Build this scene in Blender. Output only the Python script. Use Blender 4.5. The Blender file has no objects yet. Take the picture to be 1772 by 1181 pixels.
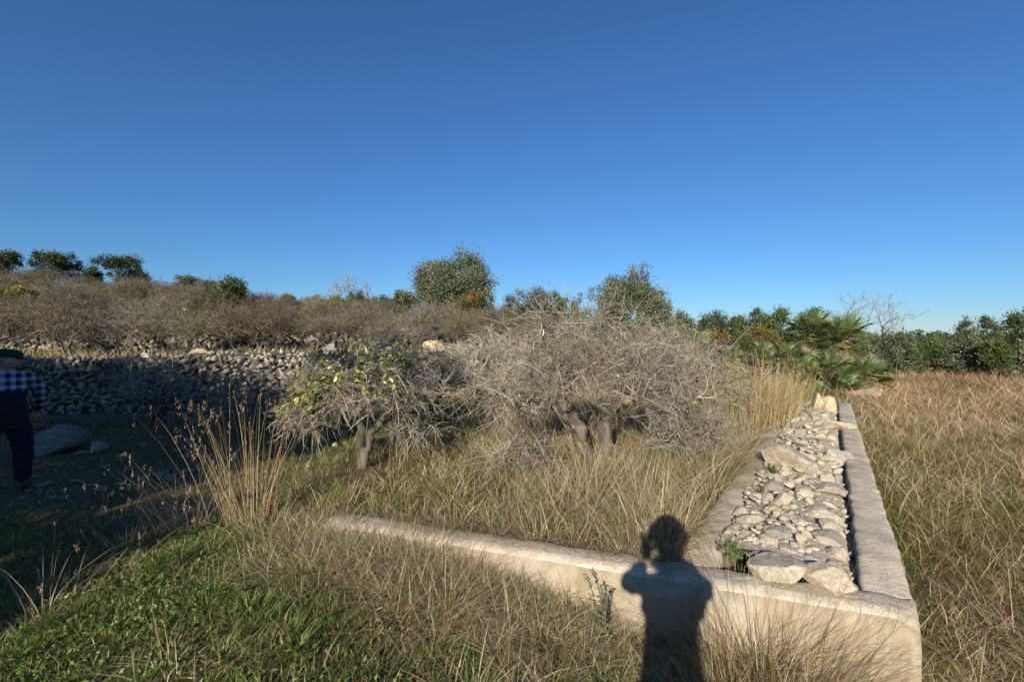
import bpy, bmesh, math, random
import numpy as np
from mathutils import Vector, Matrix, noise as mnoise

# ------------------------------------------------------------------ camera, sky, sun, exposure
SC = bpy.context.scene
COL = SC.collection
CAM_Z = 1.65
F = 800.0            # focal length in photo pixels (1772 wide)
cam = bpy.data.cameras.new('camera'); cam_o = bpy.data.objects.new('camera', cam); COL.objects.link(cam_o)
cam.sensor_width = 36.0; cam.lens = 36.0 * F / 1772.0
cam.clip_start = 0.02; cam.clip_end = 6000
cam_o.location = (0, 0, CAM_Z); cam_o.rotation_euler = (math.radians(90), 0, 0)
SC.camera = cam_o

SUN_EL = math.radians(21.1)
SUN_AZ = math.atan2(252.0, 800.0)          # light travels towards +Y and a little to the right
w = bpy.data.worlds.new('World'); SC.world = w; w.use_nodes = True
nt = w.node_tree; nt.nodes.clear()
sky = nt.nodes.new('ShaderNodeTexSky'); sky.sky_type = 'NISHITA'; sky.sun_disc = False
sky.sun_elevation = SUN_EL; sky.sun_rotation = math.pi + SUN_AZ
sky.altitude = 0; sky.air_density = 1.15; sky.dust_density = 0.0; sky.ozone_density = 10.0
bg = nt.nodes.new('ShaderNodeBackground'); bg.inputs['Strength'].default_value = 0.074
out = nt.nodes.new('ShaderNodeOutputWorld')
nt.links.new(sky.outputs[0], bg.inputs[0]); nt.links.new(bg.outputs[0], out.inputs[0])

sun = bpy.data.lights.new('sun', 'SUN'); sun.energy = 5.0; sun.angle = math.radians(0.53); sun.color = (1.0, 0.92, 0.80)
sun_o = bpy.data.objects.new('sun', sun); COL.objects.link(sun_o)
SD = Vector((math.sin(SUN_AZ) * math.cos(SUN_EL), math.cos(SUN_AZ) * math.cos(SUN_EL), -math.sin(SUN_EL)))
sun_o.rotation_euler = SD.to_track_quat('-Z', 'Y').to_euler(); sun_o.location = (-10, -30, 15)
vs = SC.view_settings; vs.view_transform = 'Standard'; vs.look = 'None'; vs.gamma = 1.0; vs.exposure = 0.72
vs.use_curve_mapping = False
SC.cycles.max_bounces = 5; SC.cycles.diffuse_bounces = 3; SC.cycles.transmission_bounces = 3
SC.cycles.transparent_max_bounces = 4

RG = np.random.default_rng(11)
random.seed(5)

# ------------------------------------------------------------------ helpers
def sst(x, a, b):
    t = np.clip((np.asarray(x, float) - a) / (b - a), 0, 1); return t * t * (3 - 2 * t)

def vnoise(x, y, s=1.0, seed=0):
    """cheap smooth 2-D value noise, vectorised, about -1..1"""
    x = np.asarray(x, float) * s + seed * 17.31; y = np.asarray(y, float) * s - seed * 9.77
    xi = np.floor(x).astype(np.int64); yi = np.floor(y).astype(np.int64)
    fx = x - xi; fy = y - yi; fx = fx * fx * (3 - 2 * fx); fy = fy * fy * (3 - 2 * fy)
    def h(a, b):
        n = (a * 374761393 + b * 668265263) & 0x7fffffff
        n = ((n ^ (n >> 13)) * 1274126177) & 0x7fffffff
        return ((n ^ (n >> 16)) & 0xffff) / 32767.5 - 1.0
    return (h(xi, yi) * (1 - fx) * (1 - fy) + h(xi + 1, yi) * fx * (1 - fy) + h(xi, yi + 1) * (1 - fx) * fy + h(xi + 1, yi + 1) * fx * fy)

def tag(o, label=None, cat=None, group=None, kind=None):
    if label: o['label'] = label
    if cat: o['category'] = cat
    if group: o['group'] = group
    if kind: o['kind'] = kind
    return o

def empty(name, loc, rz=0.0, scale=1.0):
    o = bpy.data.objects.new(name, None); COL.objects.link(o)
    o.location = loc; o.rotation_euler = (0, 0, rz); o.scale = (scale,) * 3
    o.empty_display_size = 0.2
    return o

def link(name, me, parent=None, loc=None):
    o = bpy.data.objects.new(name, me); COL.objects.link(o)
    if parent is not None: o.parent = parent
    if loc is not None: o.location = loc
    return o

class MB:
    """collects vertices, triangles, quads and a colour per vertex"""
    def __init__(s): s.v = []; s.t = []; s.q = []; s.c = []; s.n = 0
    def add(s, v, t=None, q=None, c=None):
        v = np.asarray(v, float).reshape(-1, 3)
        if t is not None and len(t): s.t.append(np.asarray(t, np.int64).reshape(-1, 3) + s.n)
        if q is not None and len(q): s.q.append(np.asarray(q, np.int64).reshape(-1, 4) + s.n)
        if c is None: c = np.full((len(v), 3), 0.5)
        c = np.asarray(c, float)
        if c.ndim == 1: c = np.tile(c, (len(v), 1))
        s.v.append(v); s.c.append(c); s.n += len(v)
    def mesh(s, name, mat, smooth=False):
        V = np.concatenate(s.v) if s.v else np.zeros((0, 3)); C = np.concatenate(s.c) if s.c else np.zeros((0, 3))
        T = np.concatenate(s.t) if s.t else np.zeros((0, 3), np.int64); Q = np.concatenate(s.q) if s.q else np.zeros((0, 4), np.int64)
        me = bpy.data.meshes.new(name)
        me.vertices.add(len(V)); me.vertices.foreach_set('co', V.astype(np.float32).ravel())
        idx = np.concatenate([T.ravel(), Q.ravel()]).astype(np.int32)
        ls = np.concatenate([np.arange(len(T)) * 3, len(T) * 3 + np.arange(len(Q)) * 4]).astype(np.int32)
        me.loops.add(len(idx)); me.loops.foreach_set('vertex_index', idx)
        me.polygons.add(len(ls)); me.polygons.foreach_set('loop_start', ls)
        if smooth: me.polygons.foreach_set('use_smooth', np.ones(len(ls), bool))
        a = me.color_attributes.new('col', 'FLOAT_COLOR', 'POINT')
        a.data.foreach_set('color', np.concatenate([C, np.ones((len(C), 1))], 1).astype(np.float32).ravel())
        me.update(calc_edges=True)
        if mat: me.materials.append(mat)
        return me
    def build(s, name, mat, parent=None, smooth=False, loc=None):
        return link(name, s.mesh(name, mat, smooth), parent, loc)

def norm(v):
    return v / np.maximum(np.linalg.norm(v, axis=-1, keepdims=True), 1e-9)

def tubes(mb, P, R, sides=3, col=(.5, .5, .5)):
    """P (N,K,3) polylines, R (N,K) radii, col (3,) or (N,3)"""
    P = np.asarray(P, float); R = np.asarray(R, float)
    if len(P) == 0: return
    N, K, _ = P.shape
    T = np.empty_like(P); T[:, 1:-1] = P[:, 2:] - P[:, :-2]; T[:, 0] = P[:, 1] - P[:, 0]; T[:, -1] = P[:, -1] - P[:, -2]
    T = norm(T)
    ref = np.where(np.abs(T[:, :1, 2:3]) < 0.8, np.array([0, 0, 1.0]), np.array([1.0, 0, 0]))
    A = norm(np.cross(T, np.broadcast_to(ref, T.shape))); B = np.cross(T, A)
    ang = np.arange(sides) / sides * 2 * np.pi
    V = P[:, :, None] + R[:, :, None, None] * (A[:, :, None] * np.cos(ang)[None, None, :, None] + B[:, :, None] * np.sin(ang)[None, None, :, None])
    base = (np.arange(N) * K * sides)[:, None, None] + (np.arange(K - 1) * sides)[None, :, None]
    s0 = np.arange(sides)[None, None]; s1 = (s0 + 1) % sides
    Q = np.stack([base + s0, base + s1, base + sides + s1, base + sides + s0], -1).reshape(-1, 4)
    c = np.asarray(col, float)
    C = np.repeat(c, K * sides, axis=0) if c.ndim == 2 else c
    mb.add(V.reshape(-1, 3), q=Q, c=C)

def bez(p0, c, p1, K):
    t = np.linspace(0, 1, K)[None, :, None]
    return (1 - t) ** 2 * p0[:, None] + 2 * t * (1 - t) * c[:, None] + t ** 2 * p1[:, None]

def blades(mb, P, h, wd, az, lean, curl, col, nseg=3, tipcol=None, twist=None):
    """grass blades. arrays of length N."""
    N = len(P)
    if N == 0: return
    h = np.broadcast_to(h, N); wd = np.broadcast_to(wd, N); lean = np.broadcast_to(lean, N); curl = np.broadcast_to(curl, N)
    d = np.stack([np.cos(az), np.sin(az), np.zeros(N)], -1)
    tw = az + (RG.uniform(-1.2, 1.2, N) if twist is None else twist)
    sd = np.stack([-np.sin(tw), np.cos(tw), np.zeros(N)], -1)
    ts = np.linspace(0, 1, nseg + 1)
    rows = []; cols = []
    tipcol = col if tipcol is None else tipcol
    nrm = 1 / np.sqrt(1 + (lean + .6 * curl) ** 2)
    for i, t in enumerate(ts):
        c = P + d * (h * nrm * (lean * t + curl * t * t))[:, None]
        c = c + np.array([0, 0, 1.0]) * (h * nrm * (t - .42 * np.maximum(curl, 0) * t * t * t))[:, None]
        k = col * (1 - t) + tipcol * t
        if i < nseg:
            ww = (wd * (1 - .72 * t) * .5)[:, None]
            rows += [c - sd * ww, c + sd * ww]; cols += [k, k]
        else:
            rows.append(c); cols.append(k)
    V = np.stack(rows, 1); C = np.stack(cols, 1); M = 2 * nseg + 1
    b = (np.arange(N) * M)[:, None]
    Q = np.concatenate([b + np.array([[2 * i, 2 * i + 1, 2 * i + 3, 2 * i + 2]]) for i in range(nseg - 1)], 0) if nseg > 1 else None
    T = b + np.array([[2 * nseg - 2, 2 * nseg - 1, 2 * nseg]])
    mb.add(V.reshape(-1, 3), t=T, q=Q, c=C.reshape(-1, 3))

def pal(colors, N, weights=None, jit=.18):
    c = np.array(colors, float); k = RG.choice(len(c), N, p=None if weights is None else np.array(weights) / np.sum(weights))
    return c[k] * RG.uniform(1 - jit, 1 + jit, (N, 1))

def leaves(mb, P, L, W, col, up=0.3, out=None, outw=0.0):
    """folded diamond leaves with random orientation"""
    N = len(P)
    d = RG.normal(size=(N, 3)); d[:, 2] += up
    if out is not None: d = norm(d) + out * outw
    d = norm(d); s = norm(np.cross(d, RG.normal(size=(N, 3)))); n = np.cross(d, s)
    L = np.broadcast_to(L, N)[:, None]; W = np.broadcast_to(W, N)[:, None]
    V = np.stack([P, P + d * L * .45 + s * W * .5 + n * W * .18, P + d * L, P + d * L * .45 - s * W * .5 + n * W * .18], 1)
    b = (np.arange(N) * 4)[:, None]
    mb.add(V.reshape(-1, 3), t=np.concatenate([b + np.array([[0, 1, 2]]), b + np.array([[0, 2, 3]])]), c=np.repeat(col, 4, 0))

# ------------------------------------------------------------------ materials
def mat_new(name):
    m = bpy.data.materials.new(name); m.use_nodes = True; nt = m.node_tree; nt.nodes.clear()
    o = nt.nodes.new('ShaderNodeOutputMaterial'); return m, nt, o

def N(nt, typ, **kw):
    n = nt.nodes.new(typ)
    for k, v in kw.items():
        if k in n.inputs: n.inputs[k].default_value = v
        else: setattr(n, k, v)
    return n

def ramp(nt, fac, stops):
    r = nt.nodes.new('ShaderNodeValToRGB'); e = r.color_ramp.elements
    while len(e) < len(stops): e.new(0.5)
    for i, (p, c) in enumerate(stops):
        e[i].position = p; e[i].color = (*c, 1) if len(c) == 3 else c
    nt.links.new(fac, r.inputs[0]); return r.outputs[0]

def mixc(nt, fac, a, b, mode='MIX'):
    m = nt.nodes.new('ShaderNodeMix'); m.data_type = 'RGBA'; m.blend_type = mode
    for s, v in ((m.inputs[0], fac), (m.inputs[6], a), (m.inputs[7], b)):
        if hasattr(v, 'is_output'): nt.links.new(v, s)
        else: s.default_value = v if not isinstance(v, tuple) or len(v) == 4 else (*v, 1)
    return m.outputs[2]

def m_plant(name, trans=0.3, gloss=0.0, sat=1.0):
    m, nt, o = mat_new(name)
    at = N(nt, 'ShaderNodeAttribute', attribute_name='col')
    d = N(nt, 'ShaderNodeBsdfDiffuse'); t = N(nt, 'ShaderNodeBsdfTranslucent'); mx = N(nt, 'ShaderNodeMixShader'); mx.inputs[0].default_value = trans
    nt.links.new(at.outputs[0], d.inputs[0]); nt.links.new(at.outputs[0], t.inputs[0])
    nt.links.new(d.outputs[0], mx.inputs[1]); nt.links.new(t.outputs[0], mx.inputs[2]); res = mx.outputs[0]
    if gloss:
        g = N(nt, 'ShaderNodeBsdfGlossy', Roughness=0.45); g.inputs[0].default_value = (.9, .9, .85, 1)
        m2 = N(nt, 'ShaderNodeMixShader'); m2.inputs[0].default_value = gloss
        nt.links.new(res, m2.inputs[1]); nt.links.new(g.outputs[0], m2.inputs[2]); res = m2.outputs[0]
    nt.links.new(res, o.inputs[0]); return m

def m_surface(name, base_fn, rough=0.9, bump=0.3, bscale=40.0, bdist=0.01):
    m, nt, o = mat_new(name)
    p = N(nt, 'ShaderNodeBsdfPrincipled', Roughness=rough); p.inputs['Specular IOR Level'].default_value = 0.15
    c = base_fn(nt); nt.links.new(c, p.inputs['Base Color'])
    tc = N(nt, 'ShaderNodeTexCoord'); nz = N(nt, 'ShaderNodeTexNoise', Scale=bscale, Detail=6.0, Roughness=.65)
    nt.links.new(tc.outputs['Object'], nz.inputs['Vector'])
    b = N(nt, 'ShaderNodeBump', Strength=bump, Distance=bdist); nt.links.new(nz.outputs[0], b.inputs['Height']); nt.links.new(b.outputs[0], p.inputs['Normal'])
    nt.links.new(p.outputs[0], o.inputs[0]); return m

def tex(nt, scale, detail=5.0, rough=.6, coord='Object', seed=0.0, stretch=None):
    tc = N(nt, 'ShaderNodeTexCoord'); mp = N(nt, 'ShaderNodeMapping'); mp.inputs['Location'].default_value = (seed, seed * .7, seed * .3)
    if stretch: mp.inputs['Scale'].default_value = stretch
    nz = N(nt, 'ShaderNodeTexNoise', Scale=scale, Detail=detail, Roughness=rough)
    nt.links.new(tc.outputs[coord], mp.inputs[0]); nt.links.new(mp.outputs[0], nz.inputs['Vector']); return nz.outputs[0]

def soil_fn(nt):
    a = ramp(nt, tex(nt, .9, 6), [(.3, (.075, .055, .032)), (.5, (.13, .10, .055)), (.7, (.10, .11, .04))])
    b = ramp(nt, tex(nt, 22, 5, seed=3), [(.3, (.45, .42, .38)), (.7, (1.25, 1.2, 1.1))])
    return mixc(nt, 1.0, a, b, 'MULTIPLY')

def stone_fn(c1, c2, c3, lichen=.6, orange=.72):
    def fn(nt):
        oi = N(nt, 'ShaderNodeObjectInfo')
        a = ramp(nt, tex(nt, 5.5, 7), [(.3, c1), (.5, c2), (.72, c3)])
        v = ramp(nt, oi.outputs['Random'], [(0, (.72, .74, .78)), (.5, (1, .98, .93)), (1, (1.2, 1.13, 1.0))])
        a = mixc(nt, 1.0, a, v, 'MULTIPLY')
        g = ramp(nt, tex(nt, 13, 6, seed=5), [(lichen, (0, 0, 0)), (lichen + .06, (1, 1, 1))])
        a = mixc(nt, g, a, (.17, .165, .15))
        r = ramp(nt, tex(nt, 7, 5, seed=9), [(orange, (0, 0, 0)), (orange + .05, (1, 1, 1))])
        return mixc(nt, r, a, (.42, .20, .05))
    return fn

def concrete_fn(nt):
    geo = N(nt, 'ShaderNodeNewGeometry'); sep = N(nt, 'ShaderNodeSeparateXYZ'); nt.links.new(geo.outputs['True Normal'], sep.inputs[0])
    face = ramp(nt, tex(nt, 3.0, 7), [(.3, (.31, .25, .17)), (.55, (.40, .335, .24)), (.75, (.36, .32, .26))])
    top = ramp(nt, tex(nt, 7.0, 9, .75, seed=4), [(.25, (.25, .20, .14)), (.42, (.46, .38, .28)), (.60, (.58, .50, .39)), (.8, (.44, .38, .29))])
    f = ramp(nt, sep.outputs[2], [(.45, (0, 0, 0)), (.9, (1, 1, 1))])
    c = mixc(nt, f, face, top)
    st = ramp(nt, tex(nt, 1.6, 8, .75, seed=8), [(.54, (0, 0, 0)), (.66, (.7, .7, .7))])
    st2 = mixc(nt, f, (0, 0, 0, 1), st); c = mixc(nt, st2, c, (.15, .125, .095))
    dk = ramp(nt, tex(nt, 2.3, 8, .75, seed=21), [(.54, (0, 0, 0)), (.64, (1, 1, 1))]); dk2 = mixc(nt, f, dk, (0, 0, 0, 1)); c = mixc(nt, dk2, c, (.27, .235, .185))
    sp = ramp(nt, tex(nt, 120, 3, seed=2), [(.35, (.90, .90, .90)), (.65, (1.06, 1.06, 1.06))])
    sk = ramp(nt, tex(nt, 7.0, 6, .7, seed=41, stretch=(1, 1, .10)), [(.42, (.70, .66, .60)), (.56, (1, 1, 1))]); sk = mixc(nt, f, sk, (1, 1, 1, 1)); c = mixc(nt, .75, c, mixc(nt, 1.0, c, sk, 'MULTIPLY'))
    vo = nt.nodes.new('ShaderNodeTexVoronoi'); vo.feature = 'DISTANCE_TO_EDGE'; vo.inputs['Scale'].default_value = 2.6
    tc = N(nt, 'ShaderNodeTexCoord'); nz = N(nt, 'ShaderNodeTexNoise', Scale=5.0, Detail=6.0); nt.links.new(tc.outputs['Object'], nz.inputs['Vector'])
    wv = mixc(nt, .22, tc.outputs['Object'], nz.outputs[1]); nt.links.new(wv, vo.inputs['Vector'])
    cr = ramp(nt, vo.outputs['Distance'], [(.0, (.62, .59, .55)), (.007, (1, 1, 1))])
    gate = ramp(nt, tex(nt, 1.3, 2, seed=31), [(.56, (0, 0, 0)), (.62, (1, 1, 1))]); cr = mixc(nt, gate, (1, 1, 1, 1), cr)
    c = mixc(nt, 1.0, c, cr, 'MULTIPLY')
    return mixc(nt, 1.0, c, sp, 'MULTIPLY')

def bark_fn(lich):
    def fn(nt):
        a = ramp(nt, tex(nt, 14, 7, stretch=(1, 1, .3)), [(.3, (.045, .037, .03)), (.5, (.115, .095, .075)), (.72, (.22, .18, .145))])
        y = ramp(nt, tex(nt, 8, 4, seed=6), [(lich, (0, 0, 0)), (lich + .05, (1, 1, 1))])
        a = mixc(nt, y, a, (.26, .22, .06))
        y2 = ramp(nt, tex(nt, 6, 4, seed=16), [(lich + .02, (0, 0, 0)), (lich + .08, (1, 1, 1))])
        return mixc(nt, y2, a, (.21, .20, .12))
    return fn

M_GRASS = m_plant('grass_blades', .28)
M_LEAF = m_plant('leaf', .25, .02)
M_LEAFG = m_plant('glossy_leaf', .22, .10)
M_TWIG = m_plant('twig', 0.0)
M_SOIL = m_surface('soil', soil_fn, 1.0, .5, 30, .03)
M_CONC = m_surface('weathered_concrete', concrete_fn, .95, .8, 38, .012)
M_ROCK = m_surface('pale_limestone', stone_fn((.27, .22, .16), (.42, .365, .285), (.55, .50, .415), .60, .70), .92, .5, 22, .012)
M_MORTAR = m_surface('pale_mortar', lambda nt: ramp(nt, tex(nt, 9, 8, .7), [(.3, (.24, .195, .14)), (.5, (.42, .36, .28)), (.7, (.50, .44, .35))]), .95, .9, 30, .02)
M_ROCKO = m_surface('lichened_limestone', stone_fn((.36, .30, .22), (.50, .42, .32), (.58, .50, .38), .62, .52), .92, .5, 22, .012)
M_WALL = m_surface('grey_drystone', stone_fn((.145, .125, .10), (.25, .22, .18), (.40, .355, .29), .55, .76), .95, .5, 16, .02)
M_CORE = m_surface('wall_earth', lambda nt: ramp(nt, tex(nt, 9, 5), [(.3, (.05, .045, .04)), (.7, (.13, .115, .095))]), 1, .5, 20, .03)
M_BARK = m_surface('lichened_bark', bark_fn(.60), .95, .8, 60, .012)
M_BARKD = m_surface('grey_bark', bark_fn(.70), .95, .8, 40, .012)

# ------------------------------------------------------------------ terrain
C0 = np.array([1.715, 1.935]); DL = np.array([.567, .824]); NL = np.array([-.824, .567])   # long channel leg and its left normal
DF = np.array([-.943, .334]); NF = np.array([.334, .943])                                  # front leg and the way behind it
CH_W = 1.0; CH_LEN = 8.0
W1A = np.array([-15.0, 8.9]); W1B = np.array([-0.9, 11.5]); W1D = (W1B - W1A) / np.linalg.norm(W1B - W1A); W1N = np.array([-W1D[1], W1D[0]])
W2A = np.array([-30.0, 15.5]); W2B = np.array([0.5, 19.5]); W2D = (W2B - W2A) / np.linalg.norm(W2B - W2A); W2N = np.array([-W2D[1], W2D[0]])

def H(x, y):
    x = np.asarray(x, float); y = np.asarray(y, float)
    df = (x - C0[0]) * NF[0] + (y - C0[1]) * NF[1]
    dl = (x - C0[0]) * NL[0] + (y - C0[1]) * NL[1]
    zf = np.interp(x, [-9, -5, -3, -2.0, -1.0, 0.0, .5, 1.1, 1.7, 9], [-.05, 0.0, .12, .35, .37, .27, .17, .04, -.05, -.05]) * sst(y, .2, 1.7)
    zo = np.interp(x, [-9, -6, -4.5, -2.8, -1.8, -.4, 9], [-.05, 0.0, .06, .20, .36, .42, .42])
    zr = np.interp(y, [0, 3, 12, 30], [-.10, -.06, .05, .1]) + 0 * x
    past = sst((x - C0[0]) * DL[0] + (y - C0[1]) * DL[1], CH_LEN - .3, CH_LEN + 2)       # past the far end of the channel
    right = 1 - sst(dl, .82 - .5 * past, .97 + 1.2 * past)
    z = zf + (zo - zf) * sst(df, .04, .19)
    z = z + (zr - z) * right * sst(df, -.0, .2)
    # first terrace
    dw = (x - W1A[0]) * W1N[0] + (y - W1A[1]) * W1N[1]
    amp1 = np.interp(x, [-15, -9, -4, -1, 2, 5, 9, 13], [1.22, 1.24, 1.38, 1.42, 1.05, .6, .15, .05])
    wdth = np.interp(x, [-1.2, .8], [.35, 4.0])
    s1 = sst(dw, .22, .22 + wdth); z = z + (amp1 - z) * s1 * np.where(x > 9, np.interp(x, [9, 14], [1, 0]), 1)
    # second terrace
    d2 = (x - W2A[0]) * W2N[0] + (y - W2A[1]) * W2N[1]
    amp2 = np.interp(x, [-30, -10, -2, 2, 8], [.95, .82, .5, .25, .0]); z = z + amp2 * sst(d2, .15, np.interp(x, [-1, 2], [.5, 5]))
    # hillside
    u = x / np.maximum(y, 6.0)
    hf = np.interp(u, [-1.6, -1.15, -.95, -.7, -.5, -.25, 0, .3, .5, .8, 1.2], [10.0, 9.6, 9.3, 7.9, 5.8, 4.7, 3.5, 2.3, 1.4, .4, .2])
    t = np.clip((y - 18.5) / 46.0, 0, 1); t = t * (1.35 - .35 * t)
    z = z + (hf - z) * t
    z = z * (1 - .9 * sst(np.hypot(x, y), 90, 500))
    near = 1 - sst(np.hypot(x, y), 12, 40)
    z = z + near * (.018 * vnoise(x, y, 1.7, 1) + .012 * vnoise(x, y, 5, 2)) + (1 - near) * .12 * vnoise(x, y, .25, 3)
    return z

def lin(*segs):
    r = []
    for a, b, s in segs: r.append(np.arange(a, b, s))
    return np.concatenate(r)
gx = lin((-8, 8, .12), (8, 18, .5), (18, 70, 1.5)); gx = np.concatenate([-np.geomspace(75, 3000, 16)[::-1], -np.arange(70, 18, -1.5), -np.arange(18, 8, -.4), gx, np.geomspace(75, 3000, 16)])
gx = np.unique(np.round(gx, 4))
gy = np.concatenate([-np.geomspace(3000, 12, 14), np.arange(-10, 0, 1.0), np.arange(0, 12, .12), np.arange(12, 24, .3), np.arange(24, 75, 1.5), np.geomspace(76, 3000, 18)])
GX, GY = np.meshgrid(gx, gy); GZ = H(GX, GY); nx, ny = len(gx), len(gy)
i = np.arange(ny - 1)[:, None] * nx + np.arange(nx - 1)[None]
mb = MB(); mb.add(np.stack([GX, GY, GZ], -1), q=np.stack([i, i + 1, i + nx + 1, i + nx], -1).reshape(-1, 4))
tag(mb.build('ground', M_SOIL, smooth=True), kind='structure')

def px2x(px, Y): return (px - 886.0) / F * Y
def py2z(py, Y): return CAM_Z - (py - 590.5) / F * Y
def gpos(px, Y, dz=0.0):
    X = px2x(px, Y); return np.array([X, Y, float(H(X, Y)) + dz])

# ------------------------------------------------------------------ people
def m_plain(name, c, rough=.85, var=.25, sc=30):
    return m_surface(name, lambda nt: ramp(nt, tex(nt, sc, 4), [(.3, tuple(v * (1 - var) for v in c)), (.7, tuple(v * (1 + var) for v in c))]), rough, .3, 80, .004)
def plaid_fn(nt):
    tc = N(nt, 'ShaderNodeTexCoord'); sx = N(nt, 'ShaderNodeSeparateXYZ'); nt.links.new(tc.outputs['Object'], sx.inputs[0])
    def band(o, sc, ph):
        m1 = N(nt, 'ShaderNodeMath', operation='MULTIPLY'); m1.inputs[1].default_value = sc; nt.links.new(o, m1.inputs[0])
        a = N(nt, 'ShaderNodeMath', operation='ADD'); a.inputs[1].default_value = ph; nt.links.new(m1.outputs[0], a.inputs[0])
        f = N(nt, 'ShaderNodeMath', operation='FRACT'); nt.links.new(a.outputs[0], f.inputs[0])
        return ramp(nt, f.outputs[0], [(.0, (1, 1, 1)), (.42, (1, 1, 1)), (.48, (0, 0, 0)), (.94, (0, 0, 0)), (1.0, (1, 1, 1))])
    h = band(sx.outputs[2], 12.0, .1); v = band(sx.outputs[0], 12.0, .3)
    a = mixc(nt, .5, h, v)
    r = nt.nodes.new('ShaderNodeValToRGB'); e = r.color_ramp.elements; e[0].position = .2; e[0].color = (.012, .014, .035, 1); e[1].position = .9; e[1].color = (.34, .34, .40, 1)
    m = e.new(.5); m.color = (.13, .14, .2, 1); nt.links.new(a, r.inputs[0]); return r.outputs[0]
M_PLAID = m_surface('plaid_cloth', plaid_fn, .9, .2, 80, .004)
M_NAVY = m_plain('dark_navy_cloth', (.012, .013, .02)); M_CAP = m_plain('dark_green_cloth', (.012, .035, .028)); M_SKIN = m_plain('skin', (.42, .25, .18), .6, .1)
M_HAIR = m_plain('grey_hair', (.16, .15, .14)); M_SHOE = m_plain('brown_leather', (.06, .04, .03), .6)
M_BLACK = m_plain('black_plastic', (.015, .015, .016), .5)

def skin_body(name, J, E, R, root_joint, mats, pick, parent, sub=3):
    """one continuous figure grown from joints J (name->xyz), edges E, radii R"""
    names = list(J); me = bpy.data.meshes.new(name); me.from_pydata([J[n] for n in names], [(names.index(a), names.index(b)) for a, b in E], [])
    o = bpy.data.objects.new(name, me); COL.objects.link(o)
    mo = o.modifiers.new('skin', 'SKIN'); mo.use_smooth_shade = True; mo.branch_smoothing = .4
    lay = me.skin_vertices[0] if len(me.skin_vertices) else None
    if lay is None:
        bpy.context.view_layer.objects.active = o; bm = bmesh.new(); bm.from_mesh(me); bm.verts.layers.skin.verify(); bm.to_mesh(me); bm.free(); lay = me.skin_vertices[0]
    for i, n in enumerate(names):
        r_ = R[n]; lay.data[i].radius = r_ if isinstance(r_, tuple) else (r_, r_); lay.data[i].use_root = (n == root_joint)
    s = o.modifiers.new('sub', 'SUBSURF'); s.levels = sub; s.render_levels = sub
    dg = bpy.context.evaluated_depsgraph_get(); ev = o.evaluated_get(dg); m2 = bpy.data.meshes.new_from_object(ev); m2.name = name
    bpy.data.objects.remove(o); m2.materials.clear()
    for m in mats: m2.materials.append(m)
    for p in m2.polygons: p.material_index = pick(p.center); p.use_smooth = True
    dat = [(v.co.copy(), v.normal.copy()) for v in m2.vertices]
    m2.vertices.foreach_set('co', np.array([c_ + n_ * (.016 * mnoise.noise(Vector((c_.x * 9, c_.y * 9, c_.z * 16))) + .008 * mnoise.noise(c_ * 30)) for c_, n_ in dat], np.float32).ravel()); m2.update()
    return link(name, m2, parent)

def head(parent, c, yaw, pitch, hair=True):
    """head with face facing +X rotated by yaw"""
    h = empty('head', c); h.parent = parent; h.rotation_euler = (0, pitch, yaw)
    return h
def head_mesh(parent, c, yaw, pitch=0.0, mats=(M_SKIN, M_HAIR)):
    bm = bmesh.new(); bmesh.ops.create_uvsphere(bm, u_segments=28, v_segments=20, radius=1)
    for v in bm.verts:
        x, y, z = v.co; w_ = 1 - .22 * max(0, -z) ** 1.2; X = x * .098 * w_; Y_ = y * .074 * w_; Z = z * .118
        if x > .3:
            g_ = math.exp(-((y / .16) ** 2)) * math.exp(-(((z + .12) / .16) ** 2)); X += .026 * g_                         # nose
            g2 = math.exp(-(((abs(y) - .36) / .16) ** 2)) * math.exp(-(((z - .06) / .11) ** 2)); X -= .012 * g2             # eye sockets
            g3 = math.exp(-((y / .34) ** 2)) * math.exp(-(((z + .52) / .06) ** 2)); X += .006 * g3                          # lips
            g4 = math.exp(-((y / .3) ** 2)) * math.exp(-(((z + .80) / .14) ** 2)); X += .014 * g4                           # chin
        for s in (-1, 1):
            ge = math.exp(-(((x + .05) / .16) ** 2)) * math.exp(-((z / .22) ** 2)) if s * y > .8 else 0; Y_ += s * .022 * ge  # ears
        v.co = (X, Y_, Z)
    me = bpy.data.meshes.new('head'); bm.to_mesh(me); bm.free()
    for m in mats: me.materials.append(m)
    for p in me.polygons:
        q = p.center; p.use_smooth = True; p.material_index = 1 if (q.z > .055 or (q.x < -.025 and q.z > -.05)) and not (abs(q.y) > .075) else 0
    o = link('head', me, parent, c); o.rotation_euler = (0, pitch, yaw); return o
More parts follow.
